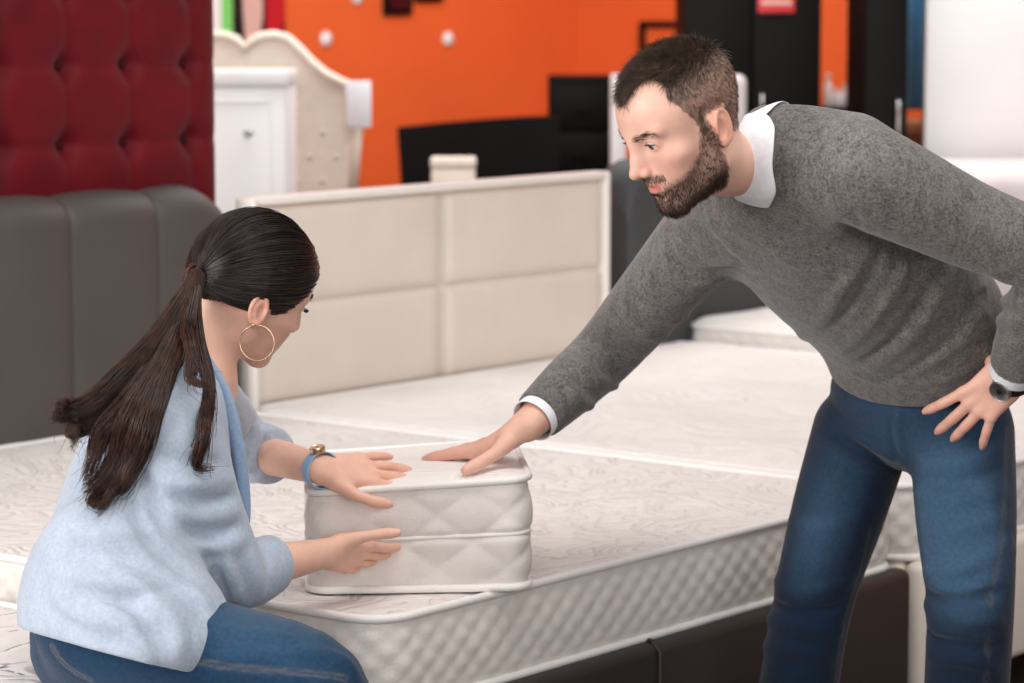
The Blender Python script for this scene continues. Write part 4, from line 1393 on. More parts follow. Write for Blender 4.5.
    S.oval([P(926, 402, 4.86), hem, P(903, 313, 4.75), chest, P(795, 188, 4.50), P(770, 165, 4.46)],
           (.154, .161, .177, .180, .130, .070), (.112, .114, .122, .128, .098, .062), [Whip, Whip, Wm, Wsh, Wsh, Wsh], k=.02)
    S.chain([neckb * .75 + shL * .25, shL * .75 + neckb * .25, shL, shL * .5 + elL * .5, elL, elL * .5 + wrL * .5, wrL], [.066, .078, .080, .068, .058, .050, .041], k=.045)
    S.chain([neckb * .75 + shR * .25, shR * .75 + neckb * .25, shR, shR * .5 + elR * .5, elR, elR * .5 + wrR * .5, wrR], [.068, .074, .074, .064, .055, .050, .040], k=.045)
    S.chain([P(768, 132, 4.47), P(805, 138, 4.45), P(850, 152, 4.42)], [.042, .050, .060], k=.03)
    # cuffs and hem end in clean edges
    axR = vnorm(wrR - elR); axL = vnorm(wrL - elL)
    S.half(wrR - axR * .030, axR, .004, .10); S.half(wrL - axL * .018, axL, .004, .085)
    nh = vnorm(hem - chest)
    S.half(P(915, 384, 4.78), nh + np.array((-.12, 0, -.45)), .006, .30)
    # neckline
    nk = vnorm(P(700, 128, 4.38) - P(745, 160, 4.45))
    S.cap(P(734, 150, 4.42), P(690, 120, 4.30), .046, .10, k=.006, mode='s', local=False)
    S.cap(P(734, 165, 4.40), P(720, 198, 4.34), .042, .026, k=.006, mode='s', local=False)
    # folds of the knit
    for ln, am, w in (
        ([(860, 262), (835, 300), (800, 338)], .007, .012), ([(905, 270), (880, 310), (838, 352)], .008, .012),
        ([(948, 275), (925, 320), (870, 368)], .008, .013), ([(985, 300), (960, 340), (910, 372)], .007, .012),
        ([(880, 255), (862, 290), (828, 330)], -.005, .009), ([(925, 290), (905, 325), (858, 365)], -.006, .010),
        ([(968, 300), (945, 345), (890, 380)], -.005, .010), ([(850, 372), (890, 384), (960, 376)], .005, .008),
        ([(835, 168), (848, 205), (862, 225)], -.004, .007), ([(842, 225), (880, 245), (930, 262)], -.008, .012),
        ([(790, 130), (830, 140), (848, 150)], -.0025, .005),
        ([(680, 245), (705, 262), (735, 262)], .006, .010), ([(655, 270), (690, 285), (720, 280)], .006, .009), ([(668, 258), (700, 272), (726, 271)], -.005, .007),
        ([(632, 300), (660, 318), (690, 318)], .005, .010), ([(612, 322), (645, 335), (668, 340)], .005, .009), ([(596, 340), (625, 360), (650, 365)], -.005, .009),
        ([(578, 362), (600, 380), (625, 392)], .006, .010), ([(560, 378), (580, 400), (598, 412)], .005, .009), ([(568, 372), (590, 392), (610, 402)], -.004, .007),
        ([(990, 235), (1004, 262), (1024, 275)], -.003, .010), ([(990, 268), (1004, 280), (1024, 285)], .004, .011), ([(985, 285), (1005, 300), (1024, 304)], .006, .010),
        ([(988, 315), (1008, 322), (1024, 322)], .005, .009), ([(990, 338), (1010, 345), (1024, 346)], .004, .008), ([(986, 300), (1006, 311), (1024, 313)], -.004, .007),
        ([(760, 235), (790, 262), (820, 275)], .003, .014), ([(700, 205), (722, 235), (748, 262)], .004, .012)):
        S.pfold(ln, am * 1.7, w * .9)
    sw, _, _ = grow('sweater', S, .0045, M['sweater'], root, 1)
    # ribbed cuff edges and stitched shoulder seam
    def ring(name, c, ax, r, mat, par, tube=.004, seg=40, wide=None, ratio=1.0):
        ax = vnorm(ax); a = vnorm(np.cross(ax, (0.2, 0.3, .9))); b = np.cross(ax, a); base = np.array(root.location[:])
        pts = [c + (a * math.cos(t) + b * math.sin(t)) * r - base for t in np.linspace(0, 2 * math.pi, seg, endpoint=False)]
        return MB().tube(pts, tube, 8, True).build(name, mat, par, smooth=True)
    # ------------------------------------------------ shirt: collar and cuffs
    def sleeve_cuff(c, ax, r0, r1, L, name):
        ax = vnorm(ax); a = vnorm(np.cross(ax, (0.2, 0.3, .9))); b = np.cross(ax, a); base = np.array(root.location[:])
        prof = [(0, r0), (L, r1), (L + .0015, r1 - .0008), (L, r1 - .0022), (0, r0 - .0022)]
        V = []; n = 40
        for t, r in prof:
            for i in range(n):
                an = 2 * math.pi * i / n
                V.append(c + ax * t + (a * math.cos(an) + b * math.sin(an)) * r - base)
        Fc = [(j * n + i, j * n + (i + 1) % n, (j + 1) * n + (i + 1) % n, (j + 1) * n + i) for j in range(len(prof) - 1) for i in range(n)]
        MB().add(V, Fc).build(name, M['shirt'], shirt)
    shirt = thing('shirt', None, None, (0, 0, 0)); shirt.parent = root
    sleeve_cuff(wrR - axR * .050, axR, .0375, .0385, .036, 'cuff')
    sleeve_cuff(wrL - axL * .045, axL, .0385, .0395, .044, 'cuff')
    collar(root, shirt, S, SB, vnorm(P(700, 132, 4.47) - P(745, 152, 4.45)))
    # ------------------------------------------------ watch
    watch(root, wrL + axL * .012, axL, np.array((-.30, -.92, .25)), .031, 'watch_black', .0185, 'steel', 'watch_face')
    # ------------------------------------------------ jeans
    S = Sdf()
    S.oval([P(908, 340, 4.80), P(912, 366, 4.84), P(916, 392, 4.85), P(912, 412, 4.86), P(910, 420, 4.865)], (.134, .143, .150, .152, .120), (.104, .104, .110, .100, .060), [Whip] * 5, k=.02)
    S.chain([hipL + np.array((.0, 0, -.01)), hipL * .5 + knL * .5, knL, knL * .6 + anL * .4, anL + np.array((0, 0, .03))], [.088, .084, .073, .071, .074], k=.022)
    S.chain([hipR + np.array((.0, 0, -.01)), hipR * .5 + knR * .5, knR, knR * .6 + anR * .4, anR + np.array((0, 0, .03))], [.086, .080, .069, .068, .072], k=.008)
    S.half(anL + np.array((0, 0, -.02)), (0, 0, -1), .003, .12); S.half(anR + np.array((0, 0, -.02)), (0, 0, -1), .003, .12)
    for ln, am, w in (
        ([(900, 410), (897, 432), (904, 455)], .006, .006), ([(893, 410), (890, 432), (897, 455)], -.003, .005),
        ([(920, 462), (960, 462), (1000, 448)], .006, .012), ([(918, 478), (955, 482), (1000, 470)], -.005, .010), ([(918, 495), (960, 500), (1005, 490)], .005, .012),
        ([(840, 425), (865, 440), (900, 462)], .006, .012), ([(822, 445), (850, 462), (890, 480)], .005, .012), ([(830, 435), (860, 453), (893, 472)], -.005, .009),
        ([(925, 570), (965, 568), (1010, 540)], .008, .012), ([(922, 590), (960, 602), (1003, 590)], -.008, .011), ([(925, 605), (965, 622), (1000, 620)], .007, .011),
        ([(925, 630), (960, 645), (1000, 645)], -.006, .010), ([(928, 655), (960, 660), (995, 668)], .006, .012), ([(935, 540), (965, 530), (1005, 515)], .005, .014),
        ([(775, 580), (810, 590), (850, 580)], .007, .011), ([(768, 600), (800, 612), (845, 605)], -.007, .010), ([(765, 618), (800, 628), (840, 632)], .007, .011),
        ([(760, 645), (795, 650), (832, 660)], .005, .012), ([(790, 520), (820, 525), (860, 515)], .004, .014)):
        S.pfold(ln, am * 2.0, w * .9)
    seams = [[S.hit(*p) for p in l] for l in ([(898, 462), (868, 545), (846, 620), (836, 683)], [(1008, 430), (1004, 520), (990, 600), (986, 680)],
             [(986, 402), (1002, 412), (1014, 404)], [(905, 400), (903, 425), (905, 452)], [(845, 392), (852, 402), (862, 396)])]
    for l in seams: S.fold(l, -.0022, .0035)
    def wear(V):
        c = np.zeros((len(V), 3))
        px, py = project(V)
        for (a, b, s, am) in ((hipL, knL, .05, 1.0), (hipR, knR, .05, .85)):
            ax = b - a; t = np.clip(((V - a) @ ax) / (ax @ ax), 0, 1.3)
            front = vnorm((-.45, -.9, .1)); off = V - (a + t[:, None] * ax)
            fr_ = (off @ front) / .09
            c[:, 0] += am * np.clip(fr_ - .55, 0, 1) * 2 * np.exp(-((t - .55) / .42) ** 2)
        for l in seams[:2]:
            d = line_dist3(V, l)
            c[:, 1] = np.maximum(c[:, 1], .09 * np.exp(-((d - .004) / .0022) ** 2))
        c[:, 0] = np.clip(c[:, 0], 0, 1)
        return c
    grow('jeans', S, .0045, M['denim_man'], root, 1, wear)
    for an, yaw in ((anL, -1.9), (anR, -2.3)):
        shoe(root, an, (math.cos(yaw), math.sin(yaw)), M['shoe'])
    return root

def beard_mask(q):
    x, y, z = q.T; ay = np.abs(y)
    # upper limit of the beard along the cheek, from sideburn to mouth corner
    lim = np.interp(x, [-.02, .012, .022, .035, .06, .085, .2], [-.02, .035, .0, -.028, -.043, -.050, -.055])
    m = sstep(lim - z, -.010, .010) * sstep(x, .0, .010)
    m *= sstep(z, -.125, -.118)
    m *= 1 - sstep(-z, .088, .104) * (x < .03)
    mous = np.exp(-((z + .0365) / .0065) ** 4) * (x > .075) * (ay < .034)
    m = np.maximum(m, mous * .95)
    m *= 1 - np.exp(-((z + .0495) / .0085) ** 4) * (ay < .0235) * (x > .082)      # lips stay bare
    m *= 1 - np.exp(-(((z + .0655) / .006) ** 2 + ((ay - .014) / .006) ** 2)) * (x > .075) * .7
    m *= ~((ay > .066) & (x < .004))
    return np.clip(m, 0, 1)

def scalp_mask(q):
    x, y, z = q.T; ay = np.abs(y)
    hi = np.interp(ay, [0, .015, .028, .042, .06, .075], [.086, .077, .047, .032, .035, .041])     # receding temples
    lo = np.interp(z, [-.01, .0, .02, .045, .075], [.014, .020, .022, .032, .045])
    w = sstep(z, .070, .088)
    front = x < hi * w + lo * (1 - w)
    nape = z > np.interp(x, [-.12, -.06, -.035, -.02, .0, .02, .05], [-.030, -.036, -.028, .016, .020, -.01, -.01])
    ear = ((ay > .066) & (x < .010) & (x > -.034) & (z < .022))
    return (front & nape & ~ear).astype(float)

def collar(root, par, SW, SB, ax):
    """fall of a white shirt collar lying on the neck and the knit, open at the throat"""
    base = np.array(root.location[:])
    d = 4.43
    top, bot = P(750, 104, d), P(741, 196, d)
    C = (top + bot) / 2
    e1 = vnorm(top - bot)
    nrm = vnorm(ax - e1 * (ax @ e1)); e2 = np.cross(nrm, e1)
    if e2[1] > 0: e2 = -e2
    rs = np.linspace(.01, .11, 160)
    def exit_r(c, dr, f, lim):
        v = f(c[None] + rs[:, None] * dr[None])
        i = int(np.argmax(v > 0))
        return min(rs[i] if v[i] > 0 else lim, lim)
    body = SB.ev; both = lambda p: np.minimum(SB.ev(p), SW.ev(p))
    ph = np.linspace(-168, 168, 57); n = len(ph)
    rin = []; rout = []
    for f_ in ph:
        t = math.radians(f_); dr = e1 * math.cos(t) + e2 * math.sin(t)
        rin.append(exit_r(C, dr, body, .070))
        w = .026 + .033 * abs(math.sin(t)) + .016 * sstep(abs(f_), 95, 140)
        rout.append(max(exit_r(C - nrm * w * q_, dr, both, .108) for q_ in (.6, .8, 1.0)))
    ker = np.array([1, 2, 3, 2, 1]) / 9.0
    sm = lambda r: np.convolve(np.pad(r, 2, mode='edge'), ker, 'valid')
    rin, rout = sm(sm(np.array(rin))), sm(sm(np.array(rout)))
    rin = np.maximum(rin, .046); rout = np.maximum(rout, rin + .004)
    V = []; m = 8
    for k, f_ in enumerate(ph):
        t = math.radians(f_); dr = e1 * math.cos(t) + e2 * math.sin(t)
        w = .026 + .033 * abs(math.sin(t)) + .016 * sstep(abs(f_), 95, 140)
        ri = rin[k] + .003; ro = rout[k] + .007
        for r, h in ((ri - .002, -.022), (ri - .001, -.008), (ri, .003), (ri + .002, .006), (ri + .006, .004),
                     (ri + (ro - ri) * .55 + .005, -w * .4), (ri + (ro - ri) * .85 + .003, -w * .75), (ro, -w)):
            V.append(C + dr * r + nrm * h - base)
    Fc = [(i * m + j, i * m + j + 1, (i + 1) * m + j + 1, (i + 1) * m + j) for i in range(n - 1) for j in range(m - 1)]
    o = MB().add(V, Fc).build('collar', M['shirt'], par, smooth=True)
    md = o.modifiers.new('cloth', 'SOLIDIFY'); md.thickness = .0018; md.offset = 0
    sb = o.modifiers.new('soft', 'SUBSURF'); sb.levels = sb.render_levels = 1

def watch(root, c, ax, out, r, strap, rd, case, face):
    base = np.array(root.location[:]); ax = vnorm(ax); out = vnorm(np.asarray(out) - ax * np.dot(out, ax)); sd = np.cross(ax, out)
    w = thing('wristwatch', None, None, (0, 0, 0)); w.parent = root
    mb = MB(); n = 48; V = []
    for i in range(n):
        a = 2 * math.pi * i / n
        for dr, t in ((0, -.009), (.0022, -.0085), (.0022, .0085), (0, .009)):
            V.append(c + (out * math.cos(a) + sd * math.sin(a)) * (r + dr) + ax * t - base)
    Fc = [(i * 4 + j, ((i + 1) % n) * 4 + j, ((i + 1) % n) * 4 + j + 1, i * 4 + j + 1) for i in range(n) for j in range(3)]
    mb.add(V, Fc).build('strap', M[strap], w)
    cc = c + out * (r + .001) - base
    ca = MB().lathe([(rd * .9, 0), (rd, .002), (rd, .007), (rd * .94, .0095), (rd * .86, .0085)], cc, out, 36).build('case', M[case], w)
    MB().lathe([(rd * .86, .0078), (rd * .5, .0084), (.0001, .0086)], cc, out, 32).build('dial', M[face], w)
    return w

man()

# ================================================================== the woman
WH_R = rot_xyz(37, 25, 18); WH_O = P(246, 292, 4.45); WH_S = 0.955
SKIN_W = np.array(srgb(236, 190, 168)[:3])
def woman():
    hipC = P(96, 612, 4.26)
    root = thing('person', 'dark-haired woman with ponytail in light blue cardigan sitting on the bed corner', 'person', (hipC[0] + .25, hipC[1], 0))
    base = np.array(root.location[:])
    neckb = P(196, 386, 4.42)
    shR = P(166, 428, 4.25); shL = P(200, 398, 4.56)
    elR = P(234, 572, 4.29); wrR = P(326, 553, 4.46)
    elL = P(240, 447, 4.78); wrL = P(322, 470, 4.575)
    chest = P(158, 448, 4.36); waist = P(112, 545, 4.28)
    hipR = P(92, 622, 4.17); knR = P(318, 688, 4.08); anR = P(322, 900, 4.05); anR[2] = .09
    hipL = P(112, 616, 4.42); knL = P(300, 702, 4.26); anL = P(290, 900, 4.28); anL[2] = .09
    W1 = vnorm(shR - shL); W0 = vnorm((.42, -.9, 0))
    S = Sdf()
    add_head(S, WH_O, WH_R, WH_S, 'f')
    HL = lambda p: WH_O + WH_R @ (np.asarray(p) * WH_S)
    S.chain([HL((-.025, 0, .0)), HL((-.022, 0, -.06)), HL((-.022, 0, -.06)) * .45 + neckb * .55, neckb], [.048, .047, .047, .058], k=.022)
    S.oval([neckb, chest, waist, hipC], (.075, .135, .115, .145), (.055, .080, .075, .095), [W1, W1 * .6 + W0 * .4, W0, W0], k=.03)
    S.chain([shR * .75 + neckb * .25, shR, elR, elR * .45 + wrR * .55, wrR], [.042, .043, .034, .030, .0225], k=.02)
    S.chain([shL * .75 + neckb * .25, shL, elL, elL * .45 + wrL * .55, wrL], [.042, .043, .034, .030, .0235], k=.02)
    S.chain([hipR, knR, knR * .6 + anR * .4, anR], [.072, .050, .046, .032], k=.02)
    S.chain([hipL, knL, knL * .6 + anL * .4, anL], [.070, .050, .046, .032], k=.02)
    tR, RR = add_hand(S, wrR, P(360, 557, 4.525) - wrR, (.45, -.65, -.60), .88, 1,
                      curl=[(-2, 8, 5), (2, 12, 8), (6, 14, 10), (8, 16, 10)], spread=(0, -2, -5, -9),
                      thumb=[(.58, .74, .30), (.64, .68, .36), (.70, .60, .40)])
    tL, RL = add_hand(S, wrL, P(380, 471, 4.625) - wrL, (.05, -.60, .78), .93, -1,
                      curl=[(6, 6, 4), (4, 8, 5), (4, 8, 5), (2, 8, 5)], spread=(7, 2, -4, -12),
                      thumb=[(.52, .82, .12), (.82, .56, .10), (.95, .30, .08)])
    def paint(V):
        q = ((V - WH_O) @ WH_R) / WH_S; x, y, z = q.T; ay = np.abs(y)
        c = np.tile(SKIN_W, (len(V), 1)); near = np.linalg.norm(q - np.array((.02, 0, .01)), axis=1) < .18
        def blend(m, col): c[:] = c * (1 - m[:, None]) + np.array(col)[None] * m[:, None]
        red = np.exp(-(((x - .07) / .03) ** 2 + ((ay - .042) / .02) ** 2 + ((z + .018) / .02) ** 2)) * .4
        red = red + ((ay > .073) & (x < .012) & (x > -.04) & (np.abs(z) < .045)) * .35
        blend(red * near, srgb(216, 136, 116)[:3])
        lips = np.exp(-(((z + .0495) / .0085) ** 4)) * (x > .084) * (ay < .0235) * near
        blend(lips * .8, srgb(190, 84, 84)[:3])
        hands = np.minimum(np.linalg.norm(V - tR[1][0], axis=1), np.linalg.norm(V - tL[1][0], axis=1))
        blend(np.clip(1 - hands / .16, 0, 1) * .35, srgb(214, 146, 124)[:3])
        return c
    body, V, F = grow('body', S, .0026, M['skin'], root, 1, paint)
    N = vert_normals(V, F); SB = S
    eyes(root, WH_O, WH_R, WH_S, 'iris_brown')
    lashes(root, WH_O, WH_R, WH_S, M['pupil'], 40, .0105)
    nails('finger_nails', tR, RR, .93, root, thumb_n=vnorm((-.05, -.85, .5)), mat=M['nail_pink'])
    nails('finger_nails', tL, RL, .93, root, thumb_n=vnorm((0, -.6, .8)), mat=M['nail_pink'])
    q = ((V - WH_O) @ WH_R) / WH_S
    ayq = np.abs(q[:, 1])
    bc = .0405 + .006 * np.clip(ayq - .012, 0, .026) / .026 - .008 * np.clip(ayq - .038, 0, .014) / .014
    brow = np.exp(-((q[:, 2] - bc) / .003) ** 4) * (q[:, 0] > .056) * sstep(ayq, .010, .013) * (1 - sstep(ayq, .046, .050))
    idx = RNG.choice(len(V), 500, p=brow / brow.sum())
    d = np.stack([np.full(500, -.4), np.sign(q[idx, 1]), np.full(500, .2)], 1) @ WH_R.T + N[idx] * .25
    t = np.linspace(0, 1, 4)
    for sg in (1, -1):
        m = q[idx, 1] * sg > 0
        strands('eyebrow', V[idx][m][:, None] + d[m][:, None] * t[None, :, None] * .007, np.tile(.0004 * (1 - .7 * t), (m.sum(), 1)), M['hair_woman_cap'], root)
    # ------------------------------------------------ pale top under the cardigan
    S = Sdf()
    S.oval([neckb * .75 + chest * .25, chest, waist, hipC], (.088, .147, .124, .110), (.066, .094, .082, .072), [W1, W1 * .6 + W0 * .4, W0, W0], k=.03)
    S.half(neckb * .88 + chest * .12, neckb - chest + np.array((.1, 0, .05)), .008, .2)
    pts = [P(206, 372, 4.35), P(214, 405, 4.325), P(219, 450, 4.315), P(222, 490, 4.315)]
    S.oval(pts, (.012, .020, .022, .018), (.009, .010, .010, .009), [(.8, -.6, .1)] * 4, k=.014)
    grow('top', S, .006, M['pink_top'], root, 1)
    # ------------------------------------------------ cardigan
    S = Sdf()
    fwd = vnorm((.9, .42, 0))
    S.oval([neckb * .55 + chest * .45, chest, P(142, 490, 4.32), waist + np.array((.012, 0, 0)), P(110, 592, 4.25), P(112, 640, 4.22)],
           (.118, .158, .155, .150, .172, .186), (.082, .108, .108, .104,   .130, .136), [W1, W1 * .6 + W0 * .4, W0, W0, W0, W0], k=.02)
    S.chain([neckb * .6 + shR * .4, shR, shR * .55 + elR * .45, elR, elR * .62 + wrR * .38, elR * .48 + wrR * .52], [.058, .062, .060, .052, .046, .040], k=.03)
    S.chain([neckb * .6 + shL * .4, shL, shL * .55 + elL * .45, elL, elL * .7 + wrL * .3, elL * .45 + wrL * .55], [.058, .062, .060, .056, .050, .046], k=.03)
    # back of the neck edge
    S.chain([P(176, 372, 4.30), P(150, 372, 4.40), P(168, 360, 4.50)], [.022, .030, .022], k=.03)
    aR = vnorm(wrR - elR); aL = vnorm(wrL - elL)
    S.half(elR * .58 + wrR * .42, aR, .005, .075); S.half(elL * .60 + wrL * .40, aL, .005, .085)
    # neck and open front
    S.cap(neckb + vnorm(neckb - chest) * .0, neckb + vnorm(HL((-.02, 0, -.05)) - neckb) * .18, .062, .085, k=.010, mode='s', local=False)
    S.cap(P(222, 395, 4.40), P(190, 560, 4.36), .040, .060, k=.010, mode='s', local=False)
    S.chain([hipR + np.array((.01, 0, .09)), hipR + np.array((.004, -.004, .0)), hipR * .7 + knR * .3], [.092, .101, .088], k=.035)
    # skirt of the cardigan over hip and thigh
    S.oval([P(120, 590, 4.12), P(150, 620, 4.09), P(165, 650, 4.06)], (.10, .11, .10), (.055, .052, .045), [fwd, fwd, fwd], k=.05)
    S.half(P(105, 652, 4.05), (-.25, -.22, -1.0), .006, .45)
    ax = vnorm(waist - hipC)
    hemc = P(150, 640, 4.06)
    for ln, am, w in (
        ([(60, 520), (100, 535), (150, 530)], .006, .012), ([(55, 545), (95, 556), (140, 560)], -.006, .012), ([(50, 565), (90, 580), (150, 585)], .006, .014),
        ([(80, 590), (120, 600), (170, 590)], -.007, .012), ([(60, 605), (100, 622), (150, 622)], .007, .014), ([(40, 600), (70, 625), (110, 640)], -.005, .012),
        ([(100, 560), (140, 590), (180, 615)], .007, .014), ([(95, 600), (130, 630), (150, 655)], .008, .012), ([(120, 600), (150, 625), (165, 648)], -.008, .011), ([(150, 600), (175, 625), (182, 650)], .008, .012),
        ([(170, 590), (195, 605), (205, 620)], -.006, .010), ([(190, 590), (205, 600), (212, 606)], .006, .009),
        ([(130, 470), (150, 490), (160, 520)], -.009, .011), ([(128, 500), (150, 540), (190, 575)], -.010, .012),
        ([(165, 480), (195, 485), (232, 478)], .006, .009), ([(168, 495), (200, 502), (236, 495)], -.006, .008), ([(172, 510), (205, 518), (238, 510)], .006, .009),
        ([(185, 530), (215, 534), (240, 524)], -.006, .008), ([(190, 545), (220, 548), (246, 538)], .006, .009), ([(160, 455), (190, 462), (222, 462)], -.005, .009),
        ([(225, 560), (232, 580), (236, 600)], .007, .008), ([(240, 556), (246, 578), (248, 600)], -.006, .007), ([(252, 552), (258, 575), (260, 598)], .006, .007),
        ([(215, 570), (222, 586), (228, 600)], -.006, .007), ([(264, 552), (269, 572), (270, 590)], -.005, .006),
        ([(245, 400), (255, 430), (248, 470)], .004, .010), ([(262, 425), (262, 450), (254, 474)], -.004, .008), ([(272, 430), (272, 452), (262, 474)], .004, .007)):
        S.pfold(ln, am * 1.45, w)
    SC_ = S
    grow('cardigan', S, .0045, M['cardigan'], root, 1)
    # drape of the open front, its inner shade painted as darker blue
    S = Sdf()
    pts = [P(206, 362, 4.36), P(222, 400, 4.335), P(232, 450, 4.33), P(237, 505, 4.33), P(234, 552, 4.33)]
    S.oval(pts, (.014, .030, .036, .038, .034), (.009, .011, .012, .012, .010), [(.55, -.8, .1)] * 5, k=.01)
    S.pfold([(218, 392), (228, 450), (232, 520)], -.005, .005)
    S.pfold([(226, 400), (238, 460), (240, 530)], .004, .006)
    grow('cardigan_lapel', S, .004, M['cardigan_shaded'], root, 1)
    # ------------------------------------------------ jeans
    S = Sdf()
    S.oval([P(97, 592, 4.26), P(98, 618, 4.26), P(102, 645, 4.26)], (.136, .156, .160), (.080, .092, .104), [W0] * 3, k=.02)
    S.chain([hipR, hipR * .5 + knR * .5, knR, knR * .7 + anR * .3, anR + np.array((0, 0, .06))], [.086, .083, .070, .064, .070], k=.03)
    S.chain([hipL, hipL * .5 + knL * .5, knL, knL * .7 + anL * .3, anL + np.array((0, 0, .06))], [.090, .080, .068, .064, .070], k=.03)
    S.half(anR + np.array((0, 0, .01)), (0, 0, -1), .003, .12); S.half(anL + np.array((0, 0, .01)), (0, 0, -1), .003, .12)
    for ln, am, w in (([(215, 625), (250, 632), (300, 640)], .004, .010), ([(225, 655), (270, 655), (330, 655)], .005, .012),
                      ([(320, 650), (345, 660), (360, 680)], .006, .009), ([(300, 655), (328, 668), (345, 683)], -.006, .008), ([(280, 665), (310, 678), (325, 690)], .005, .010),
                      ([(26, 612), (34, 618), (38, 640)], -.004, .006)):
        S.pfold(ln, am, w)
    s1 = [S.hit(*p) for p in ((190, 660), (240, 668), (300, 672), (345, 678))]
    s2 = [S.hit(*p) for p in ((52, 646), (60, 660), (74, 672), (90, 680))]
    s3 = [S.hit(*p) for p in ((24, 628), (30, 626), (36, 622))]
    for l in (s1, s2): S.fold(l, -.0022, .0035)
    def wear(V):
        c = np.zeros((len(V), 3))
        ax = knR - hipR; t = ((V - hipR) @ ax) / (ax @ ax); off = V - (hipR + np.clip(t, 0, 1)[:, None] * ax)
        c[:, 0] = .35 * np.clip((off @ vnorm((0, -.4, .9))) / .085 - .35, 0, 1) * np.exp(-((t - .65) / .5) ** 2)
        for l, a in ((s1, .18), (s2, .25)):
            d = line_dist3(V, l)
            c[:, 1] = np.maximum(c[:, 1], a * np.exp(-((d - .0035) / .0018) ** 2))
        return c
    grow('jeans', S, .0045, M['denim_woman'], root, 1, wear)
    for an, yaw in ((anR, -.5), (anL, -.3)): shoe(root, an, (math.cos(yaw), math.sin(yaw)), M['shoe_white'], .92)
    # ------------------------------------------------ hair: cap combed back, tail in loose waves
    S = Sdf(); S.frame(WH_O, WH_R, WH_S)
    S.ell((-.008, 0, .048), (.101, .083, .087), k=.01)
    S.ell((.032, 0, .047), (.063, .068, .063), k=.02)
    S.ell((-.060, 0, .010), (.046, .055, .050), k=.03)
    S.frame()
    pA = HL((.040, 0, .0)); nA = WH_R @ vnorm((.90, 0, -.44)); pB = HL((.0, 0, .022)); nB = WH_R @ vnorm((.6, 0, -.8))
    S.half(pA, nA, .006)
    def lower(Pq):
        q = ((Pq - WH_O) @ WH_R) / WH_S
        bb = q @ np.array((.6, 0, -.8)) + .8 * .022
        x, z = q[:, 0], q[:, 2]
        return (np.minimum(np.maximum(-bb, x - .012), np.maximum(z + .004, .012 - x)) * WH_S).astype(np.float32)
    S._op('s', .006, WH_O, 50.0, lower)
    Vh, Fh = S.mesh(.003); Vh = relax(Vh, Fh, 1)
    hair = mesh_obj('hair', Vh - base, Fh, M['hair_woman_cap'], root)
    T = S.hit(199, 274) + np.array((0, -.004, 0)); cc = HL((-.004, 0, .045))
    ql = ((Vh - WH_O) @ WH_R) / WH_S
    dA = np.abs((Vh - pA) @ nA); dB = np.abs((Vh - pB) @ nB)
    wgt = (ql[:, 0] > -.08) * (np.exp(-np.minimum(dA, dB) / .02) + .10)
    SU = Sdf(); SU.ops = S.ops[:3]
    wgt = wgt * (np.abs(SU.ev(Vh)) < .0025)
    n = 3600; idx = RNG.choice(len(Vh), n, p=wgt / wgt.sum()); K = 16
    p0 = Vh[idx]
    a = (p0 - cc); b = (T - cc)[None].repeat(n, 0)
    la = np.linalg.norm(a, axis=1)[:, None]; lb = np.linalg.norm(b, axis=1)[:, None]
    ua, ub = a / la, b / lb
    om = np.arccos(np.clip((ua * ub).sum(1), -.999, .999))[:, None, None]
    t = np.linspace(0, 1, K)[None, :, None]
    dirs = (np.sin((1 - t) * om) * ua[:, None] + np.sin(t * om) * ub[:, None]) / np.sin(om)
    L = cc + dirs * (la[:, None] * (1 - t) + lb[:, None] * t)
    flat = L.reshape(-1, 3)
    SU = Sdf(); SU.ops = S.ops[:3]
    for _ in range(3):
        e = .001; d0 = SU.ev(flat)
        g = np.stack([SU.ev(flat + np.eye(3)[i] * e) - d0 for i in range(3)], 1) / e
        flat = flat - (d0 - .0008)[:, None] * g / (np.linalg.norm(g, axis=1)[:, None] ** 2 + 1e-6)
    L = flat.reshape(n, K, 3)
    bulge = RNG.normal(0, .0010, (n, 1, 1)) + .0016 * np.sin(np.pi * t)
    L = L + (L - cc) / np.linalg.norm(L - cc, axis=2)[..., None] * bulge
    L = L + RNG.normal(0, .0008, (n, 1, 3)) * np.sin(np.pi * t)
    strands('combed_hair', L, np.tile((.00075 * (1 - .3 * np.linspace(0, 1, K)))[None], (n, 1)), M['hair_woman_dark'], hair)
    # tail
    def guide(pix, lift=.016):
        out = []
        for i, (x, y) in enumerate(pix):
            f = i / (len(pix) - 1)
            d = T[1] + (4.20 - T[1]) * min(1, f * 1.3)
            h = SC_.hit(x, y, 3.6, 5.2)
            if abs(SC_.ev(h[None])[0]) < .01: d = min(d, h[1] - lift)
            p = P(x, y, d)
            out.append(p)
        return out
    tb = (199, 274)
    gl = [
        ([tb, (176, 308), (152, 345), (118, 380), (88, 402), (66, 412), (56, 424)], .017, .9),
        ([tb, (178, 312), (155, 352), (122, 392), (92, 420), (74, 436), (62, 452)], .019, 1.0),
        ([tb, (180, 316), (160, 358), (130, 402), (104, 436), (88, 462), (84, 482)], .020, 1.0),
        ([tb, (181, 320), (163, 364), (138, 410), (116, 448), (102, 476), (88, 490)], .020, 1.0),
        ([tb, (183, 322), (166, 370), (146, 418), (128, 456), (112, 482), (100, 500), (96, 512)], .018, 1.0),
        ([tb, (184, 324), (168, 372), (150, 420), (136, 458), (126, 484), (108, 496), (94, 516)], .016, 1.0),
        ([tb, (188, 322), (176, 360), (152, 388), (133, 406), (126, 424), (132, 446)], .010, .7),
        ([tb, (196, 310), (200, 350), (211, 385), (210, 412), (198, 432), (196, 450), (206, 462), (218, 470)], .011, .8),
        ([tb, (190, 318), (188, 345), (196, 375), (208, 395)], .010, .6),
        ([tb, (172, 310), (146, 350), (108, 388), (78, 404), (58, 408), (52, 404)], .012, .6)]
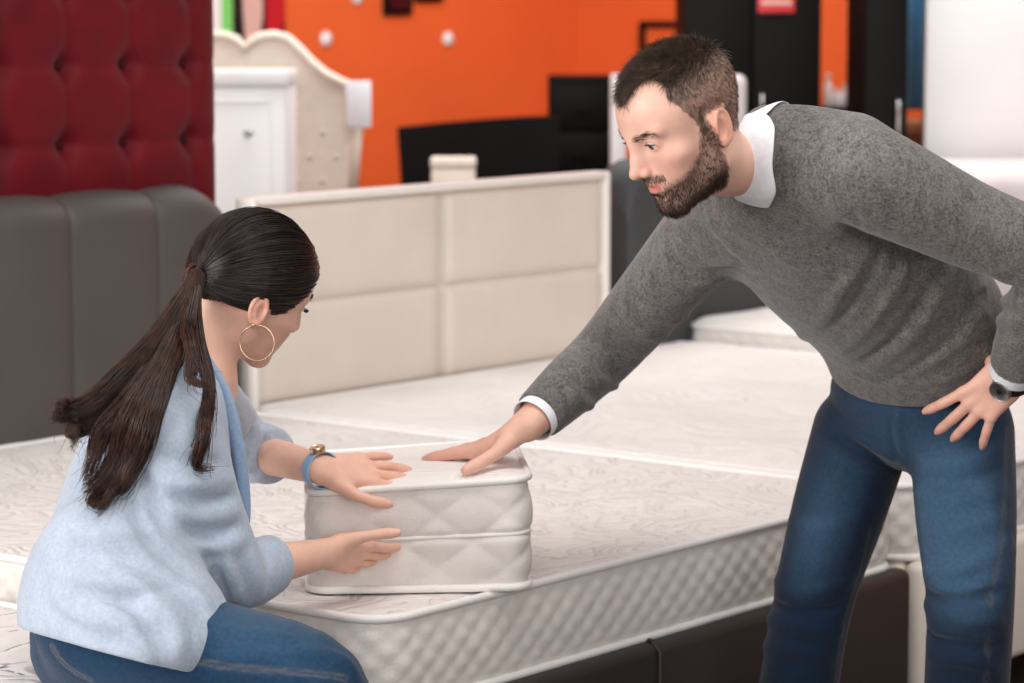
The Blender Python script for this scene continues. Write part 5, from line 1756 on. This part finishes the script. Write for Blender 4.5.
    lines = []; radii = []; core = Sdf()
    KK = 30
    for gi, (pix, R0, dens) in enumerate(gl):
        g = spline(np.array(guide(pix)), 8)
        s = np.linspace(0, 1, len(g)); u = np.linspace(0, 1, KK)
        g = np.stack([np.interp(u, s, g[:, i]) for i in range(3)], 1)
        wave = (.0105 + .003 * math.sin(gi * 2.1)) * np.clip(u * 1.8 - .35, 0, 1); phs = gi * 1.7
        g = g + np.stack([wave * np.sin(u * 13 + phs), -np.abs(wave) * .5 * np.cos(u * 13 + phs), wave * .7 * np.cos(u * 12 + phs)], 1)
        tt = np.gradient(g, axis=0); tt /= np.linalg.norm(tt, axis=1)[:, None]
        xx = np.cross(tt, np.array((0, -1, .2))); xx /= np.linalg.norm(xx, axis=1)[:, None]; yy = np.cross(tt, xx)
        prof = R0 * np.interp(u, [0, .06, .3, .6, .85, 1], [.75, .68, .92, .85, .55, .14])
        core.chain(g[:-5:2], np.maximum(prof[:-5:2] * .5 * np.linspace(1, .6, len(prof[:-5:2])), .0018), k=.004, sub=1)
        m = int(330 * dens)
        for j in range(m):
            r = math.sqrt(RNG.uniform(.15, 1.0)); an = RNG.uniform(0, 6.283)
            ph = RNG.uniform(0, 6.28); fq = RNG.uniform(1.5, 3.2); am = RNG.uniform(.0, .004)
            end = RNG.uniform(.78, 1.0) if RNG.uniform() < .8 else RNG.uniform(.6, .8)
            uu = u * end
            ga = np.stack([np.interp(uu, u, g[:, i]) for i in range(3)], 1)
            xa = np.stack([np.interp(uu, u, xx[:, i]) for i in range(3)], 1); ya = np.stack([np.interp(uu, u, yy[:, i]) for i in range(3)], 1)
            pr = np.interp(uu, u, prof)
            aa = an + 1.2 * uu * math.sin(ph)
            wv = am * np.sin(uu * 6.28 * fq + ph) * np.clip(uu * 2, 0, 1)
            stray = (RNG.normal(0, .013, 3) if RNG.uniform() < .18 else RNG.normal(0, .002, 3))
            l = ga + xa * ((np.cos(aa) * r * pr + wv)[:, None]) + ya * ((np.sin(aa) * r * pr)[:, None]) + stray[None] * (uu ** 2)[:, None]
            lines.append(l); radii.append(.0008 * (1 - .75 * u ** 2))
    cv, cf = core.mesh(.0028); cv = relax(cv, cf, 1)
    tail = mesh_obj('ponytail', cv - base, cf, M['hair_woman_cap'], root)
    strands('loose_strands', lines, radii, M['hair_woman'], tail)
    # hair wound round the tail
    axb = vnorm(P(183, 305, 4.44) - T); a1 = vnorm(np.cross(axb, (0, 0, 1))); b1 = np.cross(axb, a1)
    wl = []
    for j in range(160):
        o = RNG.uniform(-.010, .012); ph = RNG.uniform(0, 6.28); r = .0175 + RNG.normal(0, .0012)
        tt = np.linspace(0, 4.2, 14) + ph
        wl.append(T + axb * .012 + axb[None] * (o + .004 * np.sin(tt)[:, None]) + (a1[None] * np.cos(tt)[:, None] + b1[None] * np.sin(tt)[:, None]) * r)
    strands('hair_tie', wl, np.full((160, 14), .0011), M['hair_tie'], root)
    # ------------------------------------------------ hoop earring
    lobe = HL((-.010, -.0795, -.030)); hc = P(257, 343, lobe[1] - .006); hr = .0272
    n1 = vnorm(np.array((.18, 1, -.05))); ua_ = vnorm(np.cross(n1, (0, 0, 1))); ub_ = np.cross(ua_, n1)
    pts = [hc + (ua_ * math.cos(t_) + ub_ * math.sin(t_)) * hr - base for t_ in np.linspace(0, 2 * math.pi, 64, endpoint=False)]
    ear = MB().tube(pts, .0014, 8, True).build('hoop_earring', M['gold'], root, smooth=True)
    MB().tube([lobe - base + np.array((0, .004, .004)), lobe - base + np.array((0, -.008, 0)), hc + np.array((0, 0, hr)) - base], .0008, 6).build('ear_hook', M['gold'], ear, smooth=True)
    # ------------------------------------------------ watch
    watch(root, wrL - aL * .004, aL, np.array((.0, -.30, .95)), .0285, 'watch_blue', .0128, 'gold', 'watch_face')
    return root
M['nail_pink'] = plain('pink_nail', srgb(232, 178, 164), 0.25, 0.03)
M['hair_tie'] = hair_mat('wound_hair', srgb(46, 30, 24), srgb(104, 68, 50), 0.35)
woman()
